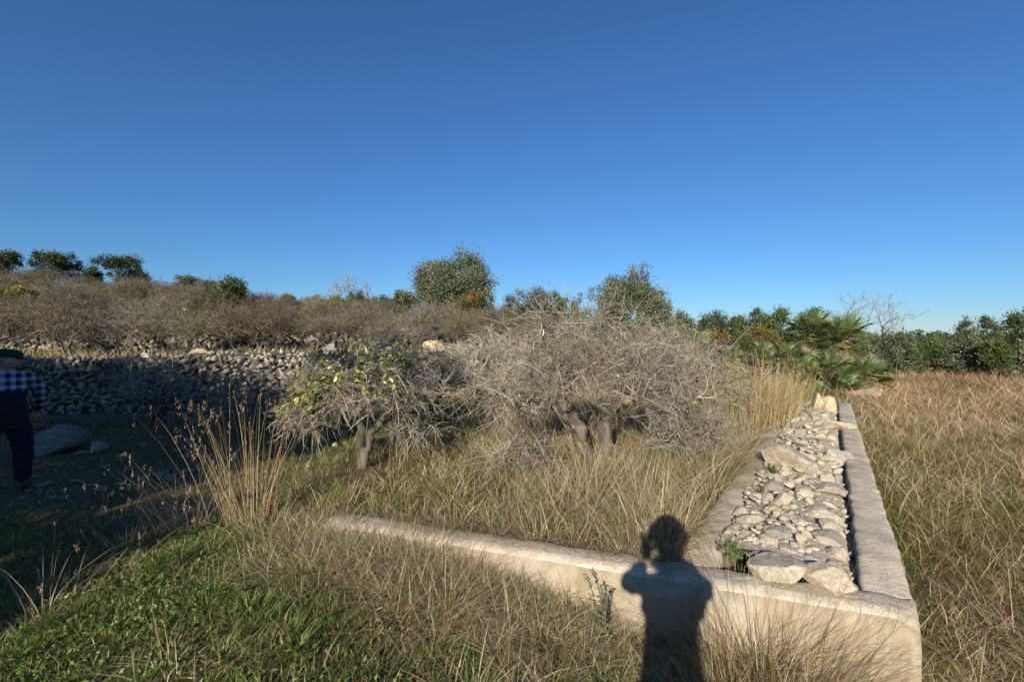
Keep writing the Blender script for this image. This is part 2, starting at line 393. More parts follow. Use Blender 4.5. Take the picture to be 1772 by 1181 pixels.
def hand_mesh(parent, c, rot, mat, curl=.5, s=1.0, mirror=1):
    """palm and five fingers along local -Z"""
    mb = MB(); P = []; R = []
    tubes(mb, np.array([[[0, 0, .02], [0, 0, -.02], [0, 0, -.06], [0, 0, -.088]]]), np.array([[.024, .032, .036, .026]]), 10, (.4, .25, .18))
    for k, (y, L) in enumerate(((-.030, .070), (-.010, .080), (.011, .075), (.030, .058))):
        a = 0; p = np.array([0, y, -.08]); pts = [p]
        for sg in range(3):
            a += curl * (.5 + .4 * sg); p = p + np.array([math.sin(a), 0, -math.cos(a)]) * L * (.45, .32, .23)[sg]; pts.append(p)
        tubes(mb, np.array([pts]), np.array([[.0095, .009, .008, .005]]), 7, (.4, .25, .18))
    pts = [np.array([.005, -.022 * mirror, -.02]), np.array([.02, -.05 * mirror, -.045]), np.array([.032, -.058 * mirror, -.075]), np.array([.038, -.055 * mirror, -.098])]
    tubes(mb, np.array([pts]), np.array([[.014, .012, .010, .006]]), 7, (.4, .25, .18))
    o = mb.build('hand', mat, parent, smooth=True, loc=c); o.rotation_euler = rot; o.scale = (s,) * 3; return o
def shoe_mesh(parent, c, yaw):
    bm = bmesh.new(); bmesh.ops.create_uvsphere(bm, u_segments=16, v_segments=10, radius=1)
    for v in bm.verts:
        x, y, z = v.co; v.co = (x * .15 + .06, y * (.050 - .01 * (x < 0)), max(z, -.55) * .075 * (1 - .35 * max(0, x)))
    me = bpy.data.meshes.new('shoe'); bm.to_mesh(me); bm.free(); me.materials.append(M_SHOE)
    for p in me.polygons: p.use_smooth = True
    o = link('shoe', me, parent, c); o.rotation_euler = (0, 0, yaw); return o

def stooping_man():
    Y = 4.9; X = px2x(6, Y); z = float(H(X, Y)); root = empty('person', (X, Y, z), math.atan2(-X, Y), .94)
    tag(root, 'stooping person in dark green cap, plaid shirt and black trousers at left edge', 'person')
    J = dict(pel=(0, 0, .86), waist=(0, .10, 1.06), chest=(0, .26, 1.24), neck=(.02, .36, 1.35), neck2=(.03, .40, 1.40),
             hr=(.125, .0, .80), kr=(.15, .03, .45), ar=(.15, -.03, .09), hl=(-.125, .0, .80), kl=(-.16, .12, .46), al=(-.17, .05, .10),
             sr=(.235, .27, 1.27), er=(.315, .30, 1.02), wr=(.27, .46, .84), sl=(-.235, .27, 1.27), el=(-.36, .32, 1.02), wl=(-.32, .48, .82))
    E = [('pel', 'waist'), ('waist', 'chest'), ('chest', 'neck'), ('neck', 'neck2'), ('pel', 'hr'), ('hr', 'kr'), ('kr', 'ar'), ('pel', 'hl'), ('hl', 'kl'), ('kl', 'al'),
         ('chest', 'sr'), ('sr', 'er'), ('er', 'wr'), ('chest', 'sl'), ('sl', 'el'), ('el', 'wl')]
    R = dict(pel=(.21, .20), waist=(.20, .17), chest=(.19, .17), neck=.07, neck2=.06, hr=.145, kr=.095, ar=.075, hl=.145, kl=.095, al=.075, sr=.095, er=.065, wr=.045, sl=.095, el=.065, wl=.045)
    def pick(c):
        if c.z > 1.36 and abs(c.x) < .1: return 2
        arm = abs(c.x) > .25 and c.z > .75
        return 0 if arm or c.z > 1.13 - .12 * (c.y - .1) else 1
    skin_body('body', J, E, R, 'pel', (M_PLAID, M_NAVY, M_SKIN), pick, root)
    head_mesh(root, (.05, .43, 1.47), -.25, .35)
    mb = MB(); th = np.linspace(0, 2 * math.pi, 24, endpoint=False)
    rings = [(.108, .0), (.112, .03), (.100, .065), (.065, .088), (.0, .094)]
    V = np.array([[(r_ * 1.08 * math.cos(a), r_ * .9 * math.sin(a), zz) for a in th] for r_, zz in rings]).reshape(-1, 3)
    Q = [(k * 24 + j, k * 24 + (j + 1) % 24, (k + 1) * 24 + (j + 1) % 24, (k + 1) * 24 + j) for k in range(4) for j in range(24)]
    mb.add(V, q=Q)
    cp = mb.build('cap', M_CAP, root, smooth=True, loc=(.045, .43, 1.515)); cp.rotation_euler = (0, .12, -.25); mb = MB()
    br = [(.085 + .105 * (1 - abs(t) ** 2.2) * s_ + .0, t * .088, .004 - .012 * s_ + dz) for dz in (0, -.006) for s_ in (0, .5, 1) for t in np.linspace(-1, 1, 11)]
    Q = [(o_ + k * 11 + j, o_ + k * 11 + j + 1, o_ + (k + 1) * 11 + j + 1, o_ + (k + 1) * 11 + j) for o_ in (0, 33) for k in range(2) for j in range(10)]
    mb.add(np.array(br), q=Q)
    mb.build('brim', M_CAP, cp, smooth=True)
    hand_mesh(root, (.268, .475, .82), (0.2, 0, 1.2), M_SKIN, .5); hand_mesh(root, (-.315, .50, .80), (0.2, 0, 1.9), M_SKIN, .5, mirror=-1)
    shoe_mesh(root, (.15, -.05, .042), math.radians(75)); shoe_mesh(root, (-.17, .03, .042), math.radians(100))
stooping_man()

def photographer():
    z = float(H(0, -.12)); root = empty('person', (0, -.14, z)); tag(root, 'photographer holding up a camera, seen only as a shadow on the low wall', 'person')
    dz = -z
    J = dict(pel=(0, -.06, .95), waist=(0, -.06, 1.12), chest=(0, -.07, 1.38), neck=(0, -.07, 1.50), neck2=(0, -.05, 1.57),
             hr=(.09, -.06, .88), kr=(.10, -.05, .48), ar=(.10, -.08, .09), hl=(-.09, -.06, .88), kl=(-.10, -.05, .48), al=(-.10, -.08, .09),
             sr=(.15, -.07, 1.45), er=(.20, .01, 1.37), wr=(.085, .06, 1.49), sl=(-.15, -.07, 1.45), el=(-.215, .01, 1.39), wl=(-.085, .06, 1.49))
    E = [('pel', 'waist'), ('waist', 'chest'), ('chest', 'neck'), ('neck', 'neck2'), ('pel', 'hr'), ('hr', 'kr'), ('kr', 'ar'), ('pel', 'hl'), ('hl', 'kl'), ('kl', 'al'),
         ('chest', 'sr'), ('sr', 'er'), ('er', 'wr'), ('chest', 'sl'), ('sl', 'el'), ('el', 'wl')]
    R = dict(pel=(.165, .12), waist=(.145, .11), chest=(.15, .11), neck=.075, neck2=.065, hr=.105, kr=.07, ar=.055, hl=.105, kl=.07, al=.055, sr=.07, er=.055, wr=.035, sl=.07, el=.055, wl=.035)
    skin_body('body', J, E, R, 'pel', (M_NAVY, M_SKIN), lambda c: 1 if c.z > 1.5 and abs(c.x) < .06 else 0, root)
    hd = head_mesh(root, (0, -.06, 1.665), math.pi / 2); hd.scale = (1.12, 1.3, 1.1)
    hand_mesh(root, (.085, .065, 1.52), (math.pi - .1, 0, 1.9), M_SKIN, .75, .85); hand_mesh(root, (-.085, .065, 1.52), (math.pi - .1, 0, 1.2), M_SKIN, .75, .85, -1)
    shoe_mesh(root, (.10, -.06, .042), math.radians(85)); shoe_mesh(root, (-.10, -.06, .042), math.radians(95))
    cam_r = empty('photo_camera', (0, -.05, CAM_Z)); tag(cam_r, 'camera held up to the face of the photographer', 'camera')
    bm = bmesh.new(); bmesh.ops.create_cube(bm, size=1); bmesh.ops.scale(bm, vec=(.14, .045, .095), verts=bm.verts); bmesh.ops.bevel(bm, geom=bm.edges[:], offset=.012, segments=3, affect='EDGES')
    me = bpy.data.meshes.new('camera_body'); bm.to_mesh(me); bm.free(); me.materials.append(M_BLACK); link('camera_body', me, cam_r, (0, -.012, 0))
    mb = MB(); tubes(mb, np.array([[[0, .008, 0], [0, .025, 0], [0, .036, 0]]]), np.array([[.034, .036, .040]]), 24, (.02, .02, .02)); mb.build('lens_barrel', M_BLACK, cam_r, smooth=True)
photographer()

# ------------------------------------------------------------------ rocks
def rock_mesh(name, seed, sub, mat, planes=9, rough=0.05, flat=True):
    r = random.Random(seed); bm = bmesh.new(); bmesh.ops.create_icosphere(bm, subdivisions=sub, radius=1)
    pl = []
    for _ in range(planes):
        v = Vector((r.gauss(0, 1), r.gauss(0, 1), r.gauss(0, 1))).normalized(); pl.append((v, r.uniform(.38, .72)))
    o = Vector((r.uniform(0, 99), r.uniform(0, 99), 0))
    for v in bm.verts:
        p = v.co.copy()
        for n, d in pl:
            k = p.dot(n) - d
            if k > 0: p -= n * k
        if rough: p *= 1 + rough * mnoise.noise(p * 2.2 + o) + rough * .6 * mnoise.noise(p * 6 + o)
        v.co = p
    me = bpy.data.meshes.new(name); bm.to_mesh(me); bm.free(); me.materials.append(mat)
    return me
STONE = [rock_mesh('rubble_stone', 100 + k, 2, M_ROCK, 13, .03) for k in range(16)]
STONE1 = [rock_mesh('gravel_stone', 500 + k, 1, M_ROCK, 9, .0) for k in range(6)]
WSTONE1 = [rock_mesh('small_wall_stone', 520 + k, 1, M_WALL, 9, .0) for k in range(8)]
WSTONE = [rock_mesh('wall_stone', 300 + k, 2, M_WALL, 16, .03) for k in range(12)]

def mesh_arrays(me):
    v = np.empty(len(me.vertices) * 3); me.vertices.foreach_get('co', v); t = np.empty(len(me.polygons) * 3, np.int32); me.polygons.foreach_get('vertices', t)
    return v.reshape(-1, 3), t.reshape(-1, 3)

# ------------------------------------------------------------------ the concrete channel
ch = empty('concrete_channel', (C0[0], C0[1], 0))
tag(ch, 'L-shaped low concrete channel wall, its long leg filled with loose rubble', 'channel')
CH_LOC = np.array([C0[0], C0[1], 0])
def slab(name, A0, A1, B0, B1, z0, zt, parent, step=.03, er=.03, seed=0, zs=None, ei=None, drop=0.0, mat=None):
    ei = er if ei is None else ei
    A0, A1, B0, B1 = [np.array(p, float) for p in (A0, A1, B0, B1)]
    wdt = np.linalg.norm(A1 - A0); L = np.linalg.norm(B0 - A0); n = max(3, int(L / step)); r = er / wdt
    prof = [(0, z0), (0, zt - .26), (0, zt - .18), (0, zt - .1), (0, zt - er), (.3 * r, zt - .3 * er), (r, zt), (max(.35, r + .1), zt), (max(.65, r + .2), zt), (1 - r * ei / er, zt), (1 - .3 * r * ei / er, zt - .3 * ei), (1, zt - ei), (1, z0)]
    K = len(prof); V = []
    for k in range(n + 1):
        t = k / n; a = A0 + (B0 - A0) * t; b = A1 + (B1 - A1) * t
        for j, (c, z) in enumerate(prof):
            p = a + (b - a) * c; q = Vector((p[0] * 3, p[1] * 3, z * 3 + seed)); nz = mnoise.noise(q); n2 = mnoise.noise(q * 3.1) + .6 * mnoise.noise(q * 8.0) - .9 * max(0, mnoise.noise(q * 5.0 + Vector((9, 9, 9))) - .3)
            edge = 1.6 if 3 <= j <= 11 else .7
            dz = (.006 * nz + .004 * n2) * (1 if j not in (0, K - 1) else 0)
            dn = (.006 * nz + .007 * n2) * (edge if c in (0, 1) or c < r * 1.1 or c > 1 - r * 1.1 else 0)
            sgn = -1 if c < .5 else 1
            ax = (b - a) / wdt
            p = p + ax * sgn * dn
            V.append((p[0] - CH_LOC[0], p[1] - CH_LOC[1], z + dz + (((zs - zt) * max(0, 1 - t * L / .35) if zs is not None else 0) - drop * max(0, 1 - t * L / .12) ** 2 * (1 - c) if j not in (0, K - 1) else 0)))
    Q = [(k * K + j, k * K + j + 1, (k + 1) * K + j + 1, (k + 1) * K + j) for k in range(n) for j in range(K - 1)]
    me = bpy.data.meshes.new(name); me.from_pydata(V, [], Q + [tuple(range(K))[::-1], tuple(n * K + j for j in range(K))]); me.materials.append(mat or M_CONC)
    for p in me.polygons[:len(Q)]: p.use_smooth = True
    me.update(); bm = bmesh.new(); bm.from_mesh(me); bmesh.ops.recalc_face_normals(bm, faces=bm.faces); bm.to_mesh(me); bm.free()
    return link(name, me, parent)
ZT = .50; FT = .20
kL = FT / float(DL @ NF)                       # how far along the long leg the back of the front wall lies
FL = 3.12
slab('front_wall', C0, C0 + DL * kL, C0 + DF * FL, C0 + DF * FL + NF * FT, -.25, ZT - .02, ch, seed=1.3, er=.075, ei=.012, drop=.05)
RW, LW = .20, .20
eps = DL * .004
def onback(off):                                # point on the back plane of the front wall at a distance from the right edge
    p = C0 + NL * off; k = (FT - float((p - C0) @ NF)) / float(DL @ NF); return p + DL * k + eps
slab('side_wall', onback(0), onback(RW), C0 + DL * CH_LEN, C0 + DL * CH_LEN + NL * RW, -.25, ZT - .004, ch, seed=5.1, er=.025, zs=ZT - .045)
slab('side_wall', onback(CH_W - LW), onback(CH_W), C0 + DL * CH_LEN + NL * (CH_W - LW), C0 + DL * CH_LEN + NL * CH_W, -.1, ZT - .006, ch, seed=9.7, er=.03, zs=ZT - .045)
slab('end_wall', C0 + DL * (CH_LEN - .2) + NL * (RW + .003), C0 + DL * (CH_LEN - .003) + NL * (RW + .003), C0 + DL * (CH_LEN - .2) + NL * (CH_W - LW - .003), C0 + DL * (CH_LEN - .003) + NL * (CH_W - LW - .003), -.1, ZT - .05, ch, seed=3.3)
# bed under the rubble
V = []; nb = 160
for k in range(nb + 1):
    a = kL + .05 + (CH_LEN - .3 - kL) * k / nb
    for j in range(5):
        p = C0 + DL * a + NL * (RW - .01 + (CH_W - RW - LW + .02) * j / 4)
        V.append((p[0] - C0[0], p[1] - C0[1], .42 + (0, .06, .078, .082, .08)[j] + .02 * mnoise.noise(Vector((p[0] * 3, p[1] * 3, 0)))))
me = bpy.data.meshes.new('channel_bed'); me.from_pydata(V, [], [(k * 5 + j, k * 5 + j + 1, k * 5 + j + 6, k * 5 + j + 5) for k in range(nb) for j in range(4)])
me.materials.append(M_MORTAR)
for p in me.polygons: p.use_smooth = True
link('channel_bed', me, ch)

def chan(a, b, z): p = C0 + DL * a + NL * b; return (p[0], p[1], z)
# rubble pieces packed in the channel (children: picked apart one by one)
rr = random.Random(3); placed = []
def rubble(a, b, s, z):
    o = bpy.data.objects.new('rubble_stone', rr.choice(STONE)); COL.objects.link(o); o.parent = ch
    p = chan(a, b, z); o.location = (p[0] - C0[0], p[1] - C0[1], z)
    o.scale = (s * rr.uniform(.85, 1.35), s * rr.uniform(.7, 1.1), s * rr.uniform(.4, .7)); o.rotation_euler = (rr.uniform(-.55, .55), rr.uniform(-.55, .55), rr.uniform(0, 6.3))
tries = 0
while len(placed) < 299 and tries < 22000:
    tries += 1
    a = .34 + (CH_LEN - .7) * rr.random() ** 1.6; far = a / CH_LEN
    b = rr.uniform(RW + .02, CH_W - LW + .03)
    s = (.028 + .075 * rr.random() ** 2.6) * (1 + .9 * far)
    if all((a - A) ** 2 + (b - B) ** 2 > ((s + S) * .58) ** 2 for A, B, S in placed):
        placed.append((a, b, s)); left = (b - RW) / (CH_W - RW - LW)
        rubble(a, b, s, .425 + .085 * min(1, left * 2.0) + rr.uniform(-.025, .025) + s * .15)

gm = MB(); SA = [mesh_arrays(m) for m in STONE1]; rg = np.random.default_rng(12)
for k in range(900):
    a = .34 + (CH_LEN - .7) * rg.random() ** 1.5; b = rg.uniform(RW + .0, CH_W - LW + .02); q = C0 + DL * a + NL * b; sc_ = (.012 + .022 * rg.random() ** 2) * (1 + .9 * a / CH_LEN)
    v, t = SA[k % 6]; th = rg.uniform(0, 6.28); Rm = np.array([[math.cos(th), -math.sin(th), 0], [math.sin(th), math.cos(th), 0], [0, 0, 1]])
    gm.add((v * np.array([1.2, .9, .7]) * sc_) @ Rm.T + np.array([q[0] - C0[0], q[1] - C0[1], .41 + .095 * min(1, 2.0 * (b - RW) / (CH_W - RW - LW)) + rg.uniform(0, .025)]), t=t)
tag(gm.build('gravel', M_ROCK, ch), kind='stuff')
# the big rocks lying on the rubble: things of their own
def big_rock(px, py, wpx, dep, hgt, label, seed, mat=M_ROCK, rz=0.0, z=.50, tilt=0.0, cat='rock'):
    Y = F * (CAM_Z - z) / (py - 590.5); X = px2x(px, Y); s = wpx / F * Y * .5
    me = rock_mesh('rock', seed, 4, mat, 10, .06)
    o = link('rock', me, None, (X, Y, z)); o.scale = (s * 1.2, dep * .6, hgt * .75); o.rotation_euler = (tilt, tilt * .5, rz)
    return tag(o, label, cat, 'large rocks on the channel')
big_rock(1352, 992, 88, .27, .10, 'pinkish angular boulder at the near end of the rubble-filled channel', 41, rz=.3, z=.53)
big_rock(1440, 1004, 88, .20, .08, 'cream flat rock on the near front corner of the channel', 52, rz=-.45, z=.52)
big_rock(1374, 806, 104, .52, .24, 'largest pale slab-like rock lying midway along the channel', 43, rz=.4, z=.52, tilt=.12)
big_rock(1441, 790, 52, .33, .13, 'squarish grey rock just right of the largest slab', 44, rz=.2, z=.50)
big_rock(1425, 848, 75, .36, .09, 'flat grey slab lying below the squarish grey rock', 45, rz=.5, z=.48)
big_rock(1430, 893, 62, .22, .09, 'rounded grey rock above a dark gap in the rubble', 46, rz=.2, z=.48)
big_rock(1432, 932, 78, .16, .05, 'thin long slab beside the right rim of the channel', 47, rz=.25, z=.48)
big_rock(1408, 742, 62, .55, .12, 'pale rock with a grey top beyond the largest slab', 48, rz=.1, z=.52)
big_rock(1447, 738, 46, .45, .12, 'bluish grey rock against the right rim far along channel', 49, rz=.4, z=.50)
big_rock(1408, 717, 30, .45, .16, 'small dark-sided rock near the far end of the channel', 50, rz=.0, z=.52)
big_rock(1422, 704, 40, .5, .18, 'tan rock under the orange one at the channel end', 51, mat=M_ROCKO, z=.52)
big_rock(1416, 700, 24, .25, .32, 'upright orange-lichened rock crowning the far end of the channel', 53, mat=M_ROCKO, rz=.5, z=.66, tilt=.2)
big_rock(1434, 699, 20, .25, .22, 'cream rock leaning beside the orange one at channel end', 54, mat=M_ROCKO, rz=.9, z=.60)
big_rock(1318, 968, 34, .10, .05, 'small pale rock beside the green plant on the channel', 55, z=.51)
big_rock(1370, 950, 50, .10, .06, 'low cream rock just behind the pinkish boulder', 56, z=.49)
big_rock(1300, 905, 42, .14, .06, 'pale chunk spilling onto the left rim of the channel', 57, z=.52)
big_rock(1336, 845, 40, .25, .07, 'pale stone half on the left rim below largest slab', 58, z=.52)

# ------------------------------------------------------------------ dry-stone terrace wall
def batter(s, t, wa, wd, wn, base, top, lean):
    return wa + wd * s + wn * (-lean * (1 - t) + .12), base + (top - base) * t
def stone_wall(label, wa, wb, wd, wn, lean, sz, npart, x_lo, seed, step_top, cap=True):
    L = np.linalg.norm(wb - wa); r = random.Random(seed)
    root = empty('drystone_wall', (*wa, float(H(*(wa - wn * .8))))); tag(root, label, 'wall'); org = np.array(root.location)
    n = int(L / .25); V = []
    def ends(s):
        p = wa + wd * s; b = float(H(*(p - wn * (lean + .25)))); t = float(H(*(p + wn * 1.0))) + .04; return b, t
    for k in range(n + 1):
        s = L * k / n; b, t = ends(s); p = wa + wd * s
        for d, z in ((-lean + .14, b - .25), (.16, t - .06), (.75, t - .02), (.8, b - .2)):
            q = p + wn * d; V.append((q[0] - org[0], q[1] - org[1], z - org[2]))
    me = bpy.data.meshes.new('core'); me.from_pydata(V, [], [(k * 4 + j, k * 4 + j + 1, k * 4 + j + 5, k * 4 + j + 4) for k in range(n) for j in range(3)]); me.materials.append(M_CORE)
    link('core', me, root)
    items = []; hrow = sz * .62
    s0 = 0.0
    bmax = max(ends(L * k / 20)[1] - ends(L * k / 20)[0] for k in range(21)); rows = int(bmax / hrow) + 1
    for row in range(rows):
        s = r.uniform(0, sz)
        while s < L:
            b, t = ends(s); hh = t - b; z = (row + .5) * hrow + r.uniform(-.5, .5) * hrow
            wl = sz * (.45 + 2.0 * r.random() ** 2.2)
            if z < hh - hrow * .2:
                tt = z / hh; p, zz = batter(s + wl * .5, tt, wa, wd, wn, b, t, lean)
                p = p - wn * r.uniform(-.06, .16)
                if p[0] > x_lo and r.random() > .06: items.append((wl, hrow * (.7 + .5 * r.random() + .25 * (wl > sz)), p, zz))
            s += wl * .92
    if cap:
        s = 0
        while s < L:
            b, t = ends(s); wl = sz * r.uniform(.7, 2.0); p = wa + wd * (s + wl * .5) + wn * r.uniform(.1, .3)
            if p[0] > x_lo: items.append((wl, hrow * r.uniform(.8, 1.5), p, t + r.uniform(-.05, .07)))
            s += wl * r.uniform(.85, 1.2)
    items.sort(key=lambda q: -q[0] * q[1]); mbr = MB(); ang = math.atan2(wd[1], wd[0])
    arrs = [mesh_arrays(m) for m in WSTONE1]
    for k, (wl, hh, p, z) in enumerate(items):
        kk = r.randrange(len(WSTONE)); sc = (wl * .68, sz * r.uniform(.5, .8), hh * .78); rot = (r.uniform(-.8, .8), r.uniform(-.7, .7), ang + r.uniform(-1.5, 1.5))
        loc = (p[0] - org[0], p[1] - org[1], z - org[2])
        if k < npart:
            o = bpy.data.objects.new('stone', WSTONE[kk]); COL.objects.link(o); o.parent = root; o.location = loc; o.scale = sc; o.rotation_euler = rot
        else:
            from mathutils import Euler
            Mx = Matrix.LocRotScale(Vector(loc), Euler(rot), Vector(sc)); v, t = arrs[kk % 8]; A = np.array(Mx)
            mbr.add(v @ A[:3, :3].T + A[:3, 3], t=t)
    if mbr.n: tag(mbr.build('smaller_stones', M_WALL, root), kind='stuff')
    return root
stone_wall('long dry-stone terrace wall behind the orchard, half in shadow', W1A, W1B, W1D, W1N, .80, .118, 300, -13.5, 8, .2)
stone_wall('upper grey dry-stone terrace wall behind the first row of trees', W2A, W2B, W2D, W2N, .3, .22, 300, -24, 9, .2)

# ------------------------------------------------------------------ trees
def split2(T, rng):
    i = rng.integers(len(T)); a = T[i]; b = T[np.argmax(((T - a) ** 2).sum(1))]
    for _ in range(2):
        m = ((T - a) ** 2).sum(1) < ((T - b) ** 2).sum(1)
        if m.all() or (~m).all(): break
        a = T[m].mean(0); b = T[~m].mean(0)
    if m.all() or (~m).all():
        m = np.arange(len(T)) % 2 == 0
    return m

def grow(root, d0, T, rng, tip, p, frac=(.25, .42), jit=.10):
    """branches that fill a cloud of target points: list of (p0, ctrl, p1, n0, n1)"""
    S = []; st = [(np.array(root, float), np.array(d0, float), np.asarray(T, float))]
    ends = []
    while st:
        p0, d, T = st.pop(); n = len(T)
        if n == 1:
            q = T[0]; L = np.linalg.norm(q - p0) + 1e-6
            S.append((p0, p0 + d * L * .4 + rng.normal(0, .12, 3) * L, q, 1, .6)); ends.append((q, (q - p0) / L)); continue
        c = T.mean(0); v = c - p0; L = np.linalg.norm(v) + 1e-6
        f = rng.uniform(*frac) if n > 8 else rng.uniform(.4, .65)
        q = p0 + v * f + rng.normal(0, jit, 3) * L * f
        l2 = np.linalg.norm(q - p0) + 1e-6; ct = p0 + d * l2 * .45 + rng.normal(0, .06, 3) * l2
        S.append((p0, ct, q, n, n)); nd = q - ct; nd = nd / (np.linalg.norm(nd) + 1e-9)
        m = split2(T, rng)
        st.append((q, nd, T[m])); st.append((q, nd, T[~m]))
    return S, ends

def dome(n, c, r, rng, inner=.45, cut=-.35, droop=0.0, lump=.15):
    out = []
    while len(out) < n:
        v = rng.normal(size=3); v /= np.linalg.norm(v); k = rng.uniform(inner ** 3, 1) ** (1 / 3)
        k *= 1 + lump * math.sin(3 * v[0] + 5 * v[1] + r[0] * 7) + lump * .6 * math.sin(9 * v[2] + 7 * v[0])
        if v[2] * k < cut: continue
        h = math.hypot(v[0], v[1]) * k
        out.append((c[0] + v[0] * k * r[0], c[1] + v[1] * k * r[1], c[2] + v[2] * k * r[2] - droop * max(0, h - .55)))
    return np.array(out)

def tree_meshes(bases, T, rng, tip, p, thick, twigs=(3, .1, .22), tw_r=.0025, twcol=None, sides=3, droop=0.0, bark=M_BARK, jit=.10, nbig=6, frac=(.25, .42)):
    """bases: list of (root, direction, target mask) -> trunk mesh, crown mesh, ends"""
    S = []; E = []
    stems = []; nb_ = []
    for bb in bases:
        if len(bb) > 3:
            stems.append((np.array(bb[3], float), len(bb[2]))); root = bb[3][-1]
        else: root = bb[0]
        s, e = grow(root, bb[1], bb[2], rng, tip, p, frac, jit); S += s; E += e; nb_.append((root,))
    bases = nb_
    R = lambda n: tip * np.maximum(n, .5) ** p
    P0 = np.array([s[0] for s in S]); CT = np.array([s[1] for s in S]); P1 = np.array([s[2] for s in S]); n0 = np.array([s[3] for s in S], float); n1 = np.array([s[4] for s in S], float)
    # taper towards the children
    r0 = R(n0); r1 = np.where(n0 > 1, R(n0 * .62), R(.5))
    big = n0 > thick
    tm = MB(); cm = MB()
    K = 7; B = bez(P0[big], CT[big], P1[big], K); t = np.linspace(0, 1, K)[None]
    B = B + rng.normal(0, 1, B.shape) * (r0[big] * .22)[:, None, None] * np.where((t > 0) & (t < 1), 1, 0)[..., None]
    Rb = (r0[big][:, None] * (1 - t) + r1[big][:, None] * t) * (1 + .12 * rng.normal(size=(big.sum(), K)))
    root_flare = np.array([b[0] for b in bases])
    isroot = np.array([np.min(np.linalg.norm(root_flare - q, axis=1)) < 1e-6 for q in P0[big]])
    if not stems: Rb[isroot, 0] *= 1.45; Rb[isroot, 1] *= 1.15
    for pl, nn in stems:
        tt = np.linspace(0, 1, 10); ii = np.linspace(0, 1, len(pl)); q = np.stack([np.interp(tt, ii, pl[:, j]) for j in range(3)], -1); q[1:-1] += rng.normal(0, .011, (8, 3))
        tubes(tm, q[None], (R(nn) * (1.35 - .35 * np.minimum(tt * 2.2, 1)) * (1 + .16 * rng.normal(size=10)))[None], nbig + 3, (.3, .25, .2))
    tubes(tm, B, Rb, nbig, (.3, .25, .2))
    sm = ~big; twcol = [(.27, .235, .185), (.15, .12, .092), (.42, .385, .325), (.30, .265, .165), (.21, .18, .145)] if twcol is None else twcol
    tubes(cm, bez(P0[sm], CT[sm], P1[sm], 4), np.linspace(1, 0, 4)[None] * (r0[sm] - r1[sm])[:, None] + r1[sm][:, None], sides, pal(twcol, int(sm.sum())))
    if twigs[0]:
        q = np.repeat(np.array([e[0] for e in E]), twigs[0], 0); d = np.repeat(np.array([e[1] for e in E]), twigs[0], 0)
        back = rng.uniform(0, .12, (len(q), 1)); q = q - d * back
        dd = norm(d * .8 + rng.normal(0, .6, d.shape) + np.array([0, 0, .1])); L = rng.uniform(twigs[1], twigs[2], (len(q), 1))
        e = q + dd * L + np.array([0, 0, -droop]) * L; ct = q + dd * L * .5 + rng.normal(0, .09, d.shape) * L
        tubes(cm, bez(q, ct, e, 3), np.tile(np.array([tw_r, tw_r * .8, tw_r * .4]), (len(q), 1)), 3, pal(twcol, len(q)))
        # second order spurs
        h = len(q) // 2; s2 = rng.choice(len(q), h, False); q2 = q[s2] + (e[s2] - q[s2]) * rng.uniform(.3, .8, (h, 1)); d2 = norm(dd[s2] + rng.normal(0, .8, (h, 3))); L2 = L[s2] * .5
        tubes(cm, bez(q2, q2 + d2 * L2 * .5, q2 + d2 * L2, 3), np.tile(np.array([tw_r * .8, tw_r * .6, tw_r * .3]), (h, 1)), 3, pal(twcol, h))
    return tm, cm, E

def put_tree(name, label, cat, loc, tm, cm, bark=M_BARK, fol=None, group=None, leafmat=M_LEAF):
    root = empty(name, loc); tag(root, label, cat, group)
    if tm is not None: tm.build('trunk', bark, root, smooth=True)
    if cm is not None: cm.build('crown', M_TWIG, root)
    if fol is not None: fol.build('foliage', leafmat, root)
    return root

def citrus_leaves(ends, rng, n, prob, region=None, L=(.045, .075)):
    mb = MB(); q = np.array([e[0] for e in ends])
    keep = rng.random(len(q)) < prob
    if region is not None: keep &= region(q)
    q = np.repeat(q[keep], n, 0)
    if len(q) == 0: return None
    q = q + rng.normal(0, .045, q.shape)
    leaves(mb, q, rng.uniform(L[0], L[1], len(q)), rng.uniform(.45, .6, len(q)) * L[1] * .8, pal([(.24, .28, .03), (.36, .35, .045), (.13, .18, .03), (.48, .40, .06)], len(q), [3, 3, 2, 1.3]), .35)
    return mb

